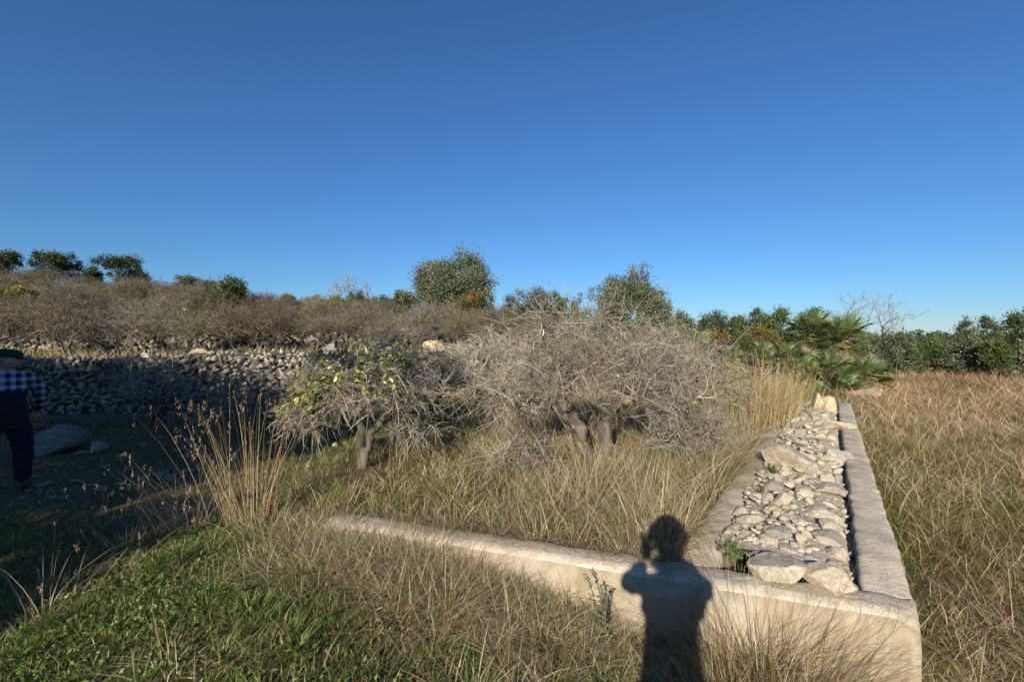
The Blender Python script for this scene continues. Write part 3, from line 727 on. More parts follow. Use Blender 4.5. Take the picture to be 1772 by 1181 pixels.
# main leafless orange tree, two leaning trunks
def main_tree():
    rng = np.random.default_rng(21); Y = 4.35; X = px2x(1025, Y); z = float(H(X, Y)); loc = np.array([X, Y, z])
    T = np.concatenate([dome(540, (-.03, .1, .84), (1.16, 1.0, .66), rng, .3, -.25, .18, .3), dome(120, (-.75, -.1, .72), (.42, .4, .26), rng, .2, -.9, .1, .3), dome(110, (.62, .1, 1.0), (.42, .4, .3), rng, .2, -.9, .1, .3), dome(120, (-.25, -.1, 1.2), (.45, .4, .3), rng, .2, -.9, 0, .3), dome(80, (-.62, -.30, .24), (.42, .3, .20), rng, .2, -.9, .1), dome(110, (.72, -.30, .44), (.38, .3, .26), rng, .2, -.9, .15), dome(40, (-.15, 0, 1.45), (.6, .5, .14), rng, .2, -.9, 0), dome(90, (.95, -.1, .5), (.3, .3, .24), rng, .2, -.9, .1)])
    T = T[~((np.abs(T[:, 0]) < .42) & (T[:, 1] < .2) & (T[:, 2] < .62))]
    side = T[:, 0] + rng.normal(0, .12, len(T)) < .02
    bases = [(0, (-.25, -.05, 1), T[side], [(-.06, -.03, -.06), (-.05, -.03, .16), (-.11, -.03, .33), (-.16, -.02, .46)]), (0, (.12, 0, 1), T[~side], [(.12, .0, -.06), (.13, .0, .22), (.11, .0, .40), (.15, .0, .54)])]
    tm, cm, E = tree_meshes(bases, T, rng, .0027, .50, 12, (4, .08, .36), .0021, None, 3, .1, jit=.18, nbig=9, frac=(.28, .46))
    fol = citrus_leaves(E, rng, 4, .16, lambda q: (q[:, 0] > .75) & (q[:, 2] > .75), (.04, .07))
    put_tree('orange_tree', 'large leafless orange tree with two lichened trunks beside the channel', 'tree', loc, tm, cm, fol=fol)
main_tree()

def left_tree():
    rng = np.random.default_rng(33); Y = 4.6; X = px2x(625, Y); z = float(H(X, Y)); loc = np.array([X, Y, z])
    T = np.concatenate([dome(420, (.10, 0, .78), (.72, .62, .46), rng, .35, -.3, .15), dome(130, (-.48, -.1, .62), (.32, .3, .26), rng, .2, -.95, .35), dome(60, (.55, 0, .42), (.35, .3, .16), rng, .2, -.9, .0)])
    tm, cm, E = tree_meshes([(0, (-.3, 0, 1), T[T[:, 0] < .08], [(0, 0, -.05), (.015, 0, .12), (-.02, 0, .26), (.03, -.02, .38), (-.04, -.02, .52)]), (0, (.4, 0, 1), T[T[:, 0] >= .08], [(.02, .01, .06), (.06, .02, .2), (.09, .02, .32), (.17, .02, .42)])], T, rng, .0030, .44, 9, (4, .08, .24), .0032, None, 3, .35, jit=.17, nbig=9, frac=(.34, .5))
    fol = citrus_leaves(E, rng, 8, .42, lambda q: (q[:, 2] > .80 - .25 * (q[:, 0] < -.3)) & (q[:, 0] < .45))
    put_tree('orange_tree', 'small orange tree with yellow-green leaves and one crooked trunk', 'tree', loc, tm, cm, fol=fol, leafmat=M_LEAFG)
left_tree()

def mid_tree(px, Y, rx, rz, zc, n, seed, label, leafp, name='orange_tree', twc=None, tip=.004):
    rng = np.random.default_rng(seed); X = px2x(px, Y); loc = np.array([X, Y, float(H(X, Y))])
    T = dome(n, (0, 0, zc), (rx, rx * .9, rz), rng, .35, -.35, .25)
    tm, cm, E = tree_meshes([((0, 0, -.05), (rng.normal(0, .2), 0, 1), T)], T, rng, tip, .46, 16, (3, .10, .26), .0036, twc, 3, .2, jit=.16, nbig=7)
    fol = citrus_leaves(E, rng, 5, leafp) if leafp else None
    put_tree(name, label, 'tree', loc, tm, cm, fol=fol)
mid_tree(742, 6.3, .72, .45, .80, 330, 51, 'twiggy orange tree with a few green leaves just behind the small one', .16)
mid_tree(850, 7.4, 1.0, .62, .80, 420, 52, 'pale leafless orange tree left behind the large two-trunked one', 0, twc=[(.34, .30, .23), (.27, .23, .18), (.42, .38, .30)])
mid_tree(1190, 6.4, .95, .66, .74, 420, 53, 'leafless orange tree right behind the large two-trunked one', .05)
mid_tree(1120, 9.5, 1.3, .75, .95, 380, 56, 'leafless orange tree at the back right of the lower plot', .03)
mid_tree(262, 8.0, .7, .5, .95, 150, 54, 'bare forked tree in the shade before the terrace wall', 0, tip=.006)
mid_tree(545, 9.3, .8, .5, .55, 220, 57, 'leafless scrubby tree against the right half of terrace wall', 0, tip=.005)
mid_tree(430, 7.6, .85, .55, .62, 300, 55, 'leafless orange tree in the shade left of the small one', 0)

# leafless orange trees on the terraces: five kinds copied
VAR = []
HC = [[(.165, .135, .10), (.105, .086, .063), (.22, .185, .145)], [(.145, .11, .077), (.09, .07, .05), (.185, .15, .11)], [(.155, .14, .08), (.105, .095, .055), (.20, .175, .115)], [(.21, .178, .14), (.14, .115, .09), (.265, .23, .19)]]
for k in range(9):
    rng = np.random.default_rng(70 + k); zc = (.78, .95, .85)[k % 3]; rx = (1.2, .95, 1.4)[(k // 2) % 3]; rz = (.62, .72, .5)[(k + k // 3) % 3]
    T = np.concatenate([dome((150, 230, 190)[k % 3], (0, 0, zc), (rx, rx * .9, rz), rng, .3, -.45, .3, .3)] + [dome(45, (rng.uniform(-.7, .7) * rx, rng.uniform(-.5, .5), zc + rng.uniform(-.3, .3)), (.5, .45, .32), rng, .2, -.9, .1, .3) for _ in range(3)])
    s_ = T[:, 0] < rng.normal(0, .2); bs = [((-.12, 0, -.1), (-.4, 0, 1), T[s_]), ((.12, 0, -.1), (.3, .2, 1), T[~s_])] if k % 3 else [((0, 0, -.1), (rng.normal(0, .3), 0, 1), T)]
    tm, cm, E = tree_meshes(bs, T, rng, .0058, .40, 12, (3, .12, .40), .005, HC[k % 4], 3, .1, jit=.17, frac=(.2, .36))
    fol = citrus_leaves(E, rng, 4, (.02, .0, .06, .0, .02)[k % 5], None, (.05, .085)) if k % 5 not in (1, 3) else None
    VAR.append((tm.mesh('trunk', M_BARKD, True), cm.mesh('crown', M_TWIG), fol.mesh('foliage', M_LEAF) if fol else None))
def copy_var(k, px, Y, s, label, group, rz):
    X = px2x(px, Y); root = empty('orange_tree', (X, Y, float(H(X, Y))), rz, s); tag(root, label, 'tree', group); root.scale = (s * r.uniform(.85, 1.2), s * r.uniform(.85, 1.2), s * r.uniform(.78, 1.15))
    for nm, me in zip(('trunk', 'crown', 'foliage'), VAR[k]):
        if me: link(nm, me, root)
r = random.Random(17)
ORD = ['first', 'second', 'third', 'fourth', 'fifth', 'sixth', 'seventh', 'eighth', 'ninth', 'tenth', 'eleventh']
ORD += ['twelfth', 'thirteenth', 'fourteenth', 'fifteenth', 'sixteenth', 'seventeenth', 'eighteenth', 'nineteenth', 'twentieth']
for i, px in enumerate([-15, 48, 118, 178, 238, 296, 350, 408, 462, 515, 570, 625, 680, 738, 795, 850]):
    Y = 13.4 + .16 * i + (1.6 if i % 2 else 0) + r.uniform(-.4, .4)
    copy_var((i * 4) % 9, px, Y, r.uniform(.9, 1.12), f'leafless orange tree just above the long terrace wall, {ORD[i]} from left', 'front row of terrace trees', r.uniform(0, 6.3))
for row, (Y0, lo, hi, stp, lab) in enumerate([(19.5, -20, 930, 92, 'leafless orange tree in the row just above the upper wall'), (25, -20, 960, 72, 'leafless orange tree in the second row above upper wall'),
        (32, -20, 990, 58, 'leafless orange tree midway up the hillside'), (41, -10, 720, 50, 'small leafless orange tree high on the hillside'), (52, -10, 520, 42, 'tiny leafless orange tree near the crest of the hill')]):
    px = lo + r.uniform(0, 30); kk = 0
    while px < hi:
        Y = Y0 + r.uniform(-1.3, 1.3) + (px / 900) * 2
        kk = kk + 1; copy_var(r.randrange(9), px, Y, r.uniform(.75, 1.2) * (.8 if row == 4 else 1), lab + (f', {ORD[kk - 1]} from left' if row < 3 and kk <= 20 else ''), f'hillside orange trees, row {row + 1}', r.uniform(0, 6.3)); px += stp * r.uniform(.75, 1.25)

# leafy trees and shrubs -------------------------------------------------
PAL = {
 'dark': ([(.042, .062, .024), (.058, .08, .03), (.08, .10, .044)], None),
 'olive': ([(.12, .14, .068), (.155, .17, .095), (.075, .095, .042), (.195, .20, .125)], None),
 'green': ([(.08, .115, .03), (.115, .15, .042), (.055, .08, .024)], None),
 'yellow': ([(.16, .17, .03), (.22, .20, .035), (.09, .11, .025)], None),
 'rust': ([(.10, .12, .03), (.17, .13, .035), (.22, .11, .03), (.07, .09, .025)], None),
 'grey': ([(.13, .135, .105), (.17, .165, .14), (.10, .11, .075)], None),
 'blueg': ([(.10, .125, .065), (.135, .155, .085), (.07, .09, .042)], None),
}
def leafy(name, label, px, Y, wpx, top, kind, seed, nl=9000, ls=.12, base=None, lobes=5, cat='tree', trunk=.18, dens=None, open_=0.0, group=None, low=.12, X=None):
    """crown width in photo pixels, top as the photo row of its top; the base stands on the ground"""
    rng = np.random.default_rng(seed)
    if X is None: X = px2x(px, Y)
    zb = float(H(X, Y)); ht = (py2z(top, Y) - zb) if top is not None else base
    rx = wpx / F * Y * .58; root = empty(name, (X, Y, zb)); tag(root, label, cat, group)
    z0 = ht * trunk; cz = (ht + z0) / 2; rz = (ht - z0) / 2
    L = [(0, 0, cz, rx * .62, rz * .85)]
    for k in range(lobes):
        a = rng.uniform(0, 6.28); f = rng.uniform(.35, .72); zz = cz + rng.uniform(-.65, .5) * rz
        L.append((math.cos(a) * rx * f, math.sin(a) * rx * f, zz, rx * rng.uniform(.32, .5), rz * rng.uniform(.3, .55)))
    L.append((rng.uniform(-.3, .3) * rx, 0, ht - rz * .32, rx * .32, rz * .34))
    wts = np.array([l[3] ** 2 * l[4] for l in L]) ** .67; wts /= wts.sum()
    nc = max(40, nl // 75); li = rng.choice(len(L), nc, p=wts); A = np.array(L)[li]
    v = rng.normal(size=(nc, 3)); v = norm(v); k = rng.uniform(.45, 1.02, (nc, 1)) ** .6
    cc = A[:, :3] + v * k * np.stack([A[:, 3], A[:, 3], A[:, 4]], 1); cc[:, 2] = np.maximum(cc[:, 2], ht * low)
    T = cc[:80]
    S, E = grow((0, 0, -.1), (rng.normal(0, .1), 0, 1), T, rng, .01, .5)
    tr = max(.05, ht * .03); P0 = np.array([s[0] for s in S]); CT = np.array([s[1] for s in S]); P1 = np.array([s[2] for s in S]); n0 = np.array([s[3] for s in S], float)
    rr0 = tr * (n0 / len(T)) ** .55 + .004; tm = MB(); tubes(tm, bez(P0, CT, P1, 4), np.linspace(1, .7, 4)[None] * rr0[:, None], 4, (.2, .17, .13)); tm.build('trunk', M_BARKD, root, smooth=True)
    nl = nl; per = rng.poisson(60, nc); ci = np.repeat(np.arange(nc), per); cr = rng.uniform(.10, .28, nc) * min(rx, rz) ** .7 * .8 + ls * .5
    P = cc[ci] + rng.normal(0, .62, (len(ci), 3)) * cr[ci][:, None]
    P[:, 2] = np.maximum(P[:, 2], .02)
    if open_: P = P[rng.random(len(P)) > open_ * (vnoise(P[:, 0], P[:, 2], 1.6 / rx, seed) > 0)]
    cols, wt = PAL[kind]; base_c = np.array(cols)[rng.integers(len(cols), size=nc)]
    ci2 = ci[:len(P)] if not open_ else rng.integers(nc, size=len(P))
    col = base_c[ci2] * rng.uniform(.75, 1.3, (len(P), 1))
    fm = MB(); leaves(fm, P, rng.uniform(.7, 1.3, len(P)) * ls, rng.uniform(.7, 1.3, len(P)) * ls * .52, col, .25, norm(P - np.array([0, 0, cz])), .7)
    fm.build('crown', M_LEAF, root)
    return root
LT = leafy
LT('olive_tree', 'big rounded wild olive tree, tallest on the skyline', 795, 36, 150, 436, 'olive', 1, 46000, .16, lobes=10, trunk=.05)
LT('shrub', 'rust-tinged green shrub at the foot of the tallest olive tree', 825, 30, 95, 505, 'rust', 2, 8000, .14, cat='shrub', trunk=.05)
LT('olive_tree', 'two-humped olive tree on the skyline right of the centre', 1092, 32, 105, 466, 'olive', 3, 30000, .15, lobes=8, trunk=.08)
LT('olive_tree', 'thin grey olive tree leaning against the two-humped one', 1052, 33, 58, 482, 'grey', 4, 7000, .15, trunk=.15, open_=.4)
LT('shrub', 'grey-green shrub hanging off the right side of the two-humped olive', 1132, 30, 50, 512, 'olive', 34, 4500, .14, cat='shrub', open_=.3)
LT('olive_tree', 'sparse grey olive tree between the two big skyline olives', 925, 36, 88, 500, 'grey', 5, 9000, .16, open_=.45)
LT('oak_tree', 'slim dark tree close right of the tallest olive tree', 884, 37, 34, 512, 'dark', 6, 4000, .15)
LT('oak_tree', 'dark tree touching the sparse grey olive on its right', 966, 36, 36, 502, 'green', 7, 4500, .15)
LT('oak_tree', 'dark open-crowned tree just left of the two-humped olive', 1004, 36, 44, 504, 'dark', 8, 4000, .15, open_=.5)
LT('oak_tree', 'dark round tree cut by the left edge of the hill', 6, 50, 48, 434, 'dark', 9, 8000, .2)
LT('oak_tree', 'dark flat-topped tree on the hill, second from left', 86, 52, 76, 436, 'dark', 10, 10000, .2)
LT('oak_tree', 'small dark tree between two larger ones on the hill', 160, 52, 30, 463, 'dark', 11, 4500, .18)
LT('oak_tree', 'dark rounded tree standing alone at the right end of the crest', 217, 52, 64, 443, 'dark', 12, 10000, .2)
LT('olive_tree', 'pale olive tree low on the hill skyline beyond dark bush', 318, 50, 52, 478, 'grey', 13, 6000, .18)
LT('shrub', 'pale twiggy shrub between the pale olive and dark bush', 355, 46, 40, 486, 'grey', 35, 3000, .16, cat='shrub', open_=.4)
LT('carob_bush', 'dark green leafy bush rising above the grey hillside trees', 402, 25, 72, 482, 'dark', 14, 6500, .14, cat='shrub', open_=.25)
LT('shrub', 'bright green shrub low on the left of the hillside', 25, 23, 70, 492, 'yellow', 15, 4500, .12, cat='shrub', open_=.35)
LT('shrub', 'yellow-green shrub on the skyline left of the bare saplings', 500, 38, 52, 512, 'yellow', 16, 3500, .14, cat='shrub', open_=.3)
LT('shrub', 'pale yellow-green shrub next along to the bare saplings', 540, 38, 42, 513, 'yellow', 17, 3500, .14, cat='shrub', open_=.3)
LT('shrub', 'yellowish shrub at the foot of the bare saplings', 586, 35, 58, 514, 'yellow', 18, 4500, .14, cat='shrub')
LT('shrub', 'dark green shrub right at the bare saplings', 620, 36, 40, 506, 'dark', 19, 3500, .14, cat='shrub')
LT('shrub', 'low dark green shrub midway between saplings and tallest olive', 655, 36, 52, 512, 'green', 20, 4500, .14, cat='shrub')
LT('shrub', 'rounded dark green shrub left of the tallest olive', 694, 36, 56, 504, 'green', 21, 5500, .14, cat='shrub')
LT('shrub', 'yellow-green low shrub before the tallest olive', 748, 27, 55, 536, 'yellow', 22, 3500, .12, cat='shrub')
LT('shrub', 'yellow-green low shrub below the rust-tinged one', 850, 25, 70, 548, 'yellow', 23, 4000, .12, cat='shrub')
LT('shrub', 'green shrub in the middle of the tree skyline, far right of olives', 1175, 34, 62, 540, 'olive', 24, 5000, .15, cat='shrub')
LT('oak_tree', 'dark spiky-topped tree on the skyline behind small palms', 1238, 42, 58, 538, 'dark', 25, 5000, .17)
LT('oak_tree', 'small dark tree, next to the spiky-topped one', 1285, 42, 44, 546, 'green', 26, 4000, .17)
LT('oak_tree', 'narrow dark tree left of the dense green one', 1310, 40, 30, 536, 'dark', 27, 3000, .17)
LT('carob_bush', 'dense bright green tree left of the big fan palms', 1348, 30, 66, 538, 'green', 28, 7000, .15)
LT('oak_tree', 'grey-green tree top showing above the left fan palm', 1402, 27, 46, 534, 'blueg', 29, 4500, .14)
LT('shrub', 'rust-brown shrub among the small palms', 1240, 20, 60, 572, 'rust', 30, 4000, .10, cat='shrub')
LT('shrub', 'brownish green shrub left of the dense green tree', 1310, 22, 66, 566, 'rust', 31, 4000, .10, cat='shrub')
LT('shrub', 'green shrub left behind the small fan palms', 1185, 22, 60, 566, 'olive', 36, 4000, .10, cat='shrub')
hed = [(1556, 19, 62, 573, 'blueg', 'grey-green bush touching the right side of the fan palms'), (1604, 20, 62, 580, 'green', 'dark bush, second right of the fan palms'),
       (1648, 19.5, 58, 586, 'blueg', 'low grey-green bush below the gap of open sky'), (1690, 18.5, 60, 582, 'olive', 'bush below the two thin saplings at right'),
       (1735, 17.5, 66, 582, 'green', 'bright green bush near the right edge of the field'), (1778, 17, 62, 590, 'olive', 'bush cut by the right edge of the picture')]
for k, (px, Y, wp, tp, kd, lab) in enumerate(hed):
    LT('bush', lab, px, Y, wp, tp + 5, kd, 60 + k, 6500, .09, cat='bush', trunk=.02, low=.05)
LT('sapling', 'thin feathery sapling rising left above the right-hand bushes', 1674, 19.5, 26, 547, 'blueg', 80, 1100, .08, trunk=.35)
LT('sapling', 'thin open sapling, right one of the pair above the bushes', 1712, 19.5, 30, 549, 'blueg', 81, 1000, .08, trunk=.55)
LT('oak_tree', 'blackish round tree cut by the right picture edge', 1768, 30, 56, 538, 'dark', 82, 8000, .15)
# far woodland closing the horizon
rng = np.random.default_rng(90); fw = MB(); n = 20000
u = rng.uniform(-.25, 1.9, n); Yf = rng.uniform(55, 85, n); Xf = u * Yf; hz = (1.6 + 1.1 * vnoise(Xf, Yf, .22, 7) + .7 * vnoise(Xf, Yf, .6, 8)) * rng.random(n) ** .6
Pf = np.stack([Xf, Yf, H(Xf, Yf) + np.maximum(hz, .05)], -1)
leaves(fw, Pf, rng.uniform(.4, .75, n), rng.uniform(.25, .5, n), pal([(.05, .07, .028), (.07, .09, .036), (.10, .11, .055)], n), .4)
tag(fw.build('distant_woodland', M_LEAF), 'dark green far woodland closing the horizon', 'woodland', kind='stuff')

rng = np.random.default_rng(91); fw = MB(); n = 45000
Yf = 21 + 48 * rng.random(n) ** 1.2; Xf = rng.uniform(-1.2, .45, n) * Yf; lump = np.clip(.35 + .7 * vnoise(Xf, Yf, .45, 17) + .4 * vnoise(Xf, Yf, 1.2, 18), 0, 2)
k = lump * rng.random(n) > .12; Xf, Yf, lump = Xf[k], Yf[k], lump[k]; n = len(Xf)
blades(fw, np.stack([Xf, Yf, H(Xf, Yf) - .02], -1), (.25 + .9 * lump) * rng.uniform(.4, 1, n), .035 + .0007 * Yf, rng.uniform(0, 6.28, n), rng.uniform(.1, .9, n), rng.uniform(-.2, .6, n), pal([(.12, .097, .068), (.16, .13, .09), (.10, .105, .042), (.145, .14, .04), (.07, .07, .038)], n), 2)
tag(fw.build('hillside_scrub', M_TWIG), 'low grey-brown scrub between the hillside trees', 'scrub', kind='stuff')

# bare trees on the skyline
def bare(name, label, px, Y, wpx, top, seed, n, tip, cols, narrow=1.0, tall=.62):
    rng = np.random.default_rng(seed); X = px2x(px, Y); zb = float(H(X, Y)); ht = py2z(top, Y) - zb; rx = wpx / F * Y * .5
    T = dome(n, (0, 0, ht * tall), (rx, rx * .8, ht * (1 - tall)), rng, .3, -.6, 0)
    tm, cm, E = tree_meshes([((0, 0, -.1), (0, 0, 1), T)], T, rng, tip, .42, 10, (2, .2, .5), tip * .8, cols, 3, -.5, jit=.07)
    put_tree(name, label, 'tree', (X, Y, zb), tm, cm, bark=M_BARKD)
pale = [(.27, .235, .21), (.21, .18, .165), (.33, .29, .265)]
bare('bare_tree', 'bare pale leafless tree behind the fan palms', 1508, 23, 135, 503, 101, 150, .010, pale, tall=.60)
bare('sapling', 'tallest bare grey sapling on the skyline left of tallest olive', 606, 38, 26, 468, 102, 40, .016, pale, tall=.7)
bare('sapling', 'wide bare grey sapling left of the tallest bare one', 584, 38, 40, 484, 103, 40, .016, pale, tall=.7)
bare('sapling', 'short bare grey sapling right of the tallest bare one', 635, 38, 16, 486, 104, 26, .016, pale, tall=.7)

# ------------------------------------------------------------------ fan palms
def frond_mesh(seed, L=1.0, dead=False):
    rng = np.random.default_rng(seed); mb = MB(); nl = 24
    pet = np.array([[0, 0, 0], [.3 * L, 0, .02], [.55 * L, 0, .0]])
    tubes(mb, pet[None], np.array([[.012, .010, .008]]), 4, (.10, .12, .03))
    for k in range(nl):
        a = (k / (nl - 1) - .5) * math.radians(225); ln = L * .62 * (1 - .25 * abs(k / (nl - 1) - .5) * 2) * rng.uniform(.9, 1.05)
        d = np.array([math.cos(a), math.sin(a), 0]); s = np.array([-d[1], d[0], 0]); o = np.array([.55 * L, 0, 0]); wd = .030 * L
        zs = .10 * abs(math.sin(a)); dr = rng.uniform(.04, .16) + (.25 if dead else 0)
        c = np.array([(.13, .185, .045), (.18, .225, .065), (.09, .135, .035)][rng.integers(3)]) if not dead else np.array([(.26, .20, .08), (.20, .19, .05)][rng.integers(2)])
        p1 = o + d * ln * .5 + np.array([0, 0, zs * .5]); p2 = o + d * ln + np.array([0, 0, zs - dr * L])
        V = [o, p1 - s * wd * .5 + np.array([0, 0, .012]), p1 + np.array([0, 0, -.008]), p1 + s * wd * .5 + np.array([0, 0, .012]), p2]
        mb.add(np.array(V), t=[(0, 1, 2), (0, 2, 3), (1, 4, 2), (2, 4, 3)], c=np.tile(c, (5, 1)))
    return mb.mesh('frond', M_LEAFG)
FR = [frond_mesh(200 + k) for k in range(5)]; FRD = [frond_mesh(220 + k, dead=True) for k in range(2)]
def trunk_mesh(h):
    rng = np.random.default_rng(7); mb = MB(); K = 14; z = np.linspace(-.05, h, K)
    Pt = np.stack([.04 * np.sin(z * 2), .03 * np.cos(z * 3), z], -1)[None]; tubes(mb, Pt, .11 + .025 * rng.normal(size=(1, K)) + .03 * (np.arange(K)[None] % 2), 9, (.20, .12, .06))
    n = 90; zz = rng.uniform(0, h, n); a = rng.uniform(0, 6.28, n); P = np.stack([.11 * np.cos(a), .11 * np.sin(a), zz], -1)
    leaves(mb, P, .16, .07, pal([(.26, .15, .07), (.16, .10, .05), (.32, .22, .12)], n), 1.6, np.stack([np.cos(a), np.sin(a), a * 0], -1), .8)
    return mb.mesh('trunk', M_TWIG)
def palm(label, px, Y, h, L, nf, seed, ndead=3, lo=-.5, X=None):
    r = random.Random(seed); X = px2x(px, Y) if X is None else X; root = empty('fan_palm', (X, Y, float(H(X, Y)))); tag(root, label, 'palm', 'fan palms at the end of the channel')
    if h > .15: link('trunk', trunk_mesh(h), root)
    for k in range(nf + ndead):
        dead = k >= nf
        o = link('frond', (r.choice(FRD) if dead else r.choice(FR)), root, (0, 0, max(h, .05) + r.uniform(-.08, .03)))
        t = k / nf; el = (lo + (1.4 - lo) * (1 - t) ** 1.1) if not dead else r.uniform(-1.2, -.8)
        o.rotation_euler = (r.uniform(-.4, .4), -el + r.uniform(-.15, .15), k * 2.399 + r.uniform(-.3, .3)); o.scale = (L * r.uniform(.85, 1.1),) * 3
palm('left tall fan palm with a dark drooping crown', 1405, 15.6, 1.75, .85, 30, 1, 5)
palm('right tall fan palm with orange-brown trunk showing', 1462, 14.6, 1.62, .85, 32, 2, 9)
palm('low fan palm in front of the two tall ones', 1433, 14.2, .62, .75, 26, 3)
palm('low fan palm at the right foot of the tall ones', 1498, 14.2, .45, .8, 26, 4)
palm('low fan palm at the left foot of the tall ones', 1392, 13.8, .50, .72, 24, 5)
palm('small fan palm nearest to the end of the channel', 1462, 13.3, .12, .75, 18, 6, 3)
palm('pale fan palm standing left of the main palm clump', 1356, 15.5, .75, .7, 20, 7)
palm('small stubby fan palm among shrubs below the skyline', 1211, 19, 1.0, .85, 18, 8, 0)
palm('small bluish fan palm right of the stubby one', 1268, 16.5, .55, .8, 18, 9, 0)
palm('little fan palm pushing up between bluish one and clump', 1318, 17, .8, .8, 18, 10, 0)

# ------------------------------------------------------------------ grass
STRAW = [(.44, .345, .20), (.38, .28, .145), (.53, .445, .30), (.47, .41, .305), (.27, .165, .08)]
DRYG = [(.37, .285, .145), (.30, .235, .11), (.43, .345, .19), (.21, .195, .075), (.48, .395, .25)]
GREEN = [(.10, .15, .025), (.145, .19, .035), (.07, .105, .02), (.20, .21, .05)]
BROWN = [(.38, .27, .145), (.47, .36, .215), (.30, .19, .09), (.55, .45, .31), (.22, .20, .07), (.43, .325, .17)]

def chcoord(x, y):
    return (x - C0[0]) * DL[0] + (y - C0[1]) * DL[1], (x - C0[0]) * NL[0] + (y - C0[1]) * NL[1], (x - C0[0]) * NF[0] + (y - C0[1]) * NF[1]
def on_wall(x, y, m=.0):
    a, b, f = chcoord(x, y)
    lf = (x - C0[0]) * DF[0] + (y - C0[1]) * DF[1]
    longleg = (b > -m) & (b < CH_W + m) & (f > -m) & (a < CH_LEN + m)
    front = (f > -m) & (f < FT + m) & (lf > -m) & (lf < FL + m)
    return longleg | front
def field(n, x0, x1, y0, y1, fn, bias=1.0):
    x = RG.uniform(x0, x1, n); y = y0 + (y1 - y0) * RG.random(n) ** bias
    k = (RG.random(n) < fn(x, y)) & ~on_wall(x, y, .01); x = x[k]; y = y[k]
    return np.stack([x, y, H(x, y) - .01], -1)
def inview(x, y, m=1.2):
    return (np.abs(x) < 1.12 * y + m)
def tussocks(P, nb, spread, hmean):
    """expand tussock centres into blade roots, with the outward azimuth"""
    n = len(P); k = RG.poisson(nb, n); idx = np.repeat(np.arange(n), k); off = RG.normal(0, 1, (len(idx), 2)) * spread[idx][:, None] if np.ndim(spread) else RG.normal(0, 1, (len(idx), 2)) * spread
    x = P[idx, 0] + off[:, 0]; y = P[idx, 1] + off[:, 1]; az = np.arctan2(off[:, 1], off[:, 0]) + RG.normal(0, .7, len(idx))
    m = ~on_wall(x, y, .0); x, y, az, idx = x[m], y[m], az[m], idx[m]
    return np.stack([x, y, H(x, y) - .01], -1), az, idx

# low green herbs in the foreground
g = MB()
P = field(230000, -5.5, 2.2, 1.2, 4.6, lambda x, y: (chcoord(x, y)[2] < .05) * inview(x, y, .6) * np.clip(.75 + .45 * vnoise(x, y, 1.6, 4) + .35 * vnoise(x, y, 5, 5), .2, 1))
n = len(P); az = RG.uniform(0, 6.28, n)
blades(g, P, RG.uniform(.025, .085, n), RG.uniform(.004, .009, n), az, RG.uniform(.1, 1.1, n), RG.uniform(.1, .8, n), pal([(.085, .13, .023), (.12, .16, .03), (.06, .09, .018), (.17, .18, .045), (.26, .21, .09)], n), 2)
P = field(62000, -5.5, 2.2, 1.2, 4.6, lambda x, y: (chcoord(x, y)[2] < .05) * inview(x, y, .6) * np.clip(.12 + .3 * (1 - sst(x, -1.4, -.6)) + .7 * vnoise(x, y, 1.3, 14) + .5 * vnoise(x, y, 6, 15), .03, 1))
n = len(P); P[:, 2] += RG.uniform(.015, .06, n)
leaves(g, P, RG.uniform(.012, .032, n), RG.uniform(.007, .016, n), pal([(.06, .115, .022), (.085, .145, .03), (.12, .17, .05), (.15, .18, .05)], n), .35)
P = field(95000, -5.5, 2.2, 1.2, 4.6, lambda x, y: (chcoord(x, y)[2] < .05) * inview(x, y, .6) * np.clip(.1 + .9 * vnoise(x, y, 2.1, 81) + .5 * vnoise(x, y, 7, 82), .04, 1))
n = len(P); P[:, 2] += RG.uniform(.02, .07, n)
leaves(g, P, RG.uniform(.015, .05, n), RG.uniform(.003, .008, n), pal([(.20, .12, .06), (.30, .21, .11), (.38, .30, .18), (.14, .09, .05)], n), -.1)
c = np.stack([RG.uniform(-4.5, 1.4, 420), RG.uniform(1.5, 3.6, 420)], -1); c = c[(chcoord(c[:, 0], c[:, 1])[2] < -.05)]
P, az, idx = tussocks(c, 22, .018, 0); n = len(P); hh = RG.uniform(.06, .17, len(c))[idx]
blades(g, P, hh * RG.uniform(.6, 1.1, n), RG.uniform(.003, .006, n), az, RG.uniform(.1, .8, n), RG.uniform(.1, 1.2, n), np.clip(pal([(.13, .20, .03), (.18, .23, .045), (.09, .15, .025)], len(c))[idx] * RG.uniform(.8, 1.2, (n, 1)), 0, 1), 3)
c = np.stack([RG.uniform(-4.2, .6, 70), RG.uniform(1.6, 3.3, 70)], -1); c = c[(chcoord(c[:, 0], c[:, 1])[2] < -.1)]
for q in c:
    m = RG.integers(7, 12); a_ = np.arange(m) * 6.28 / m + RG.normal(0, .2, m); Lr = RG.uniform(.025, .055); z_ = float(H(*q)) + .035
    blades(g, np.tile([q[0], q[1], z_], (m, 1)), Lr * RG.uniform(.7, 1.1, m), Lr * .34, a_, np.full(m, 1.6), RG.uniform(.2, .7, m), pal([(.07, .115, .03), (.10, .145, .04)], m), 2, twist=np.zeros(m))
tag(g.build('green_herbs', M_LEAF), 'low green herbs carpeting the foreground', 'herbs', kind='stuff')

# dry straw litter and bent straw in the foreground
g = MB()
P = field(34000, -5.5, 2.4, 1.2, 4.6, lambda x, y: (chcoord(x, y)[2] < .04) * inview(x, y, .6) * np.clip(.30 + .6 * vnoise(x, y, 1.4, 24), .04, 1) * np.interp(x, [-3, -1], [.7, 1]))
n = len(P); blades(g, P, RG.uniform(.05, .2, n), RG.uniform(.002, .005, n), RG.uniform(0, 6.28, n), RG.uniform(.5, 3.0, n), RG.uniform(0, .8, n), pal(STRAW, n), 2)
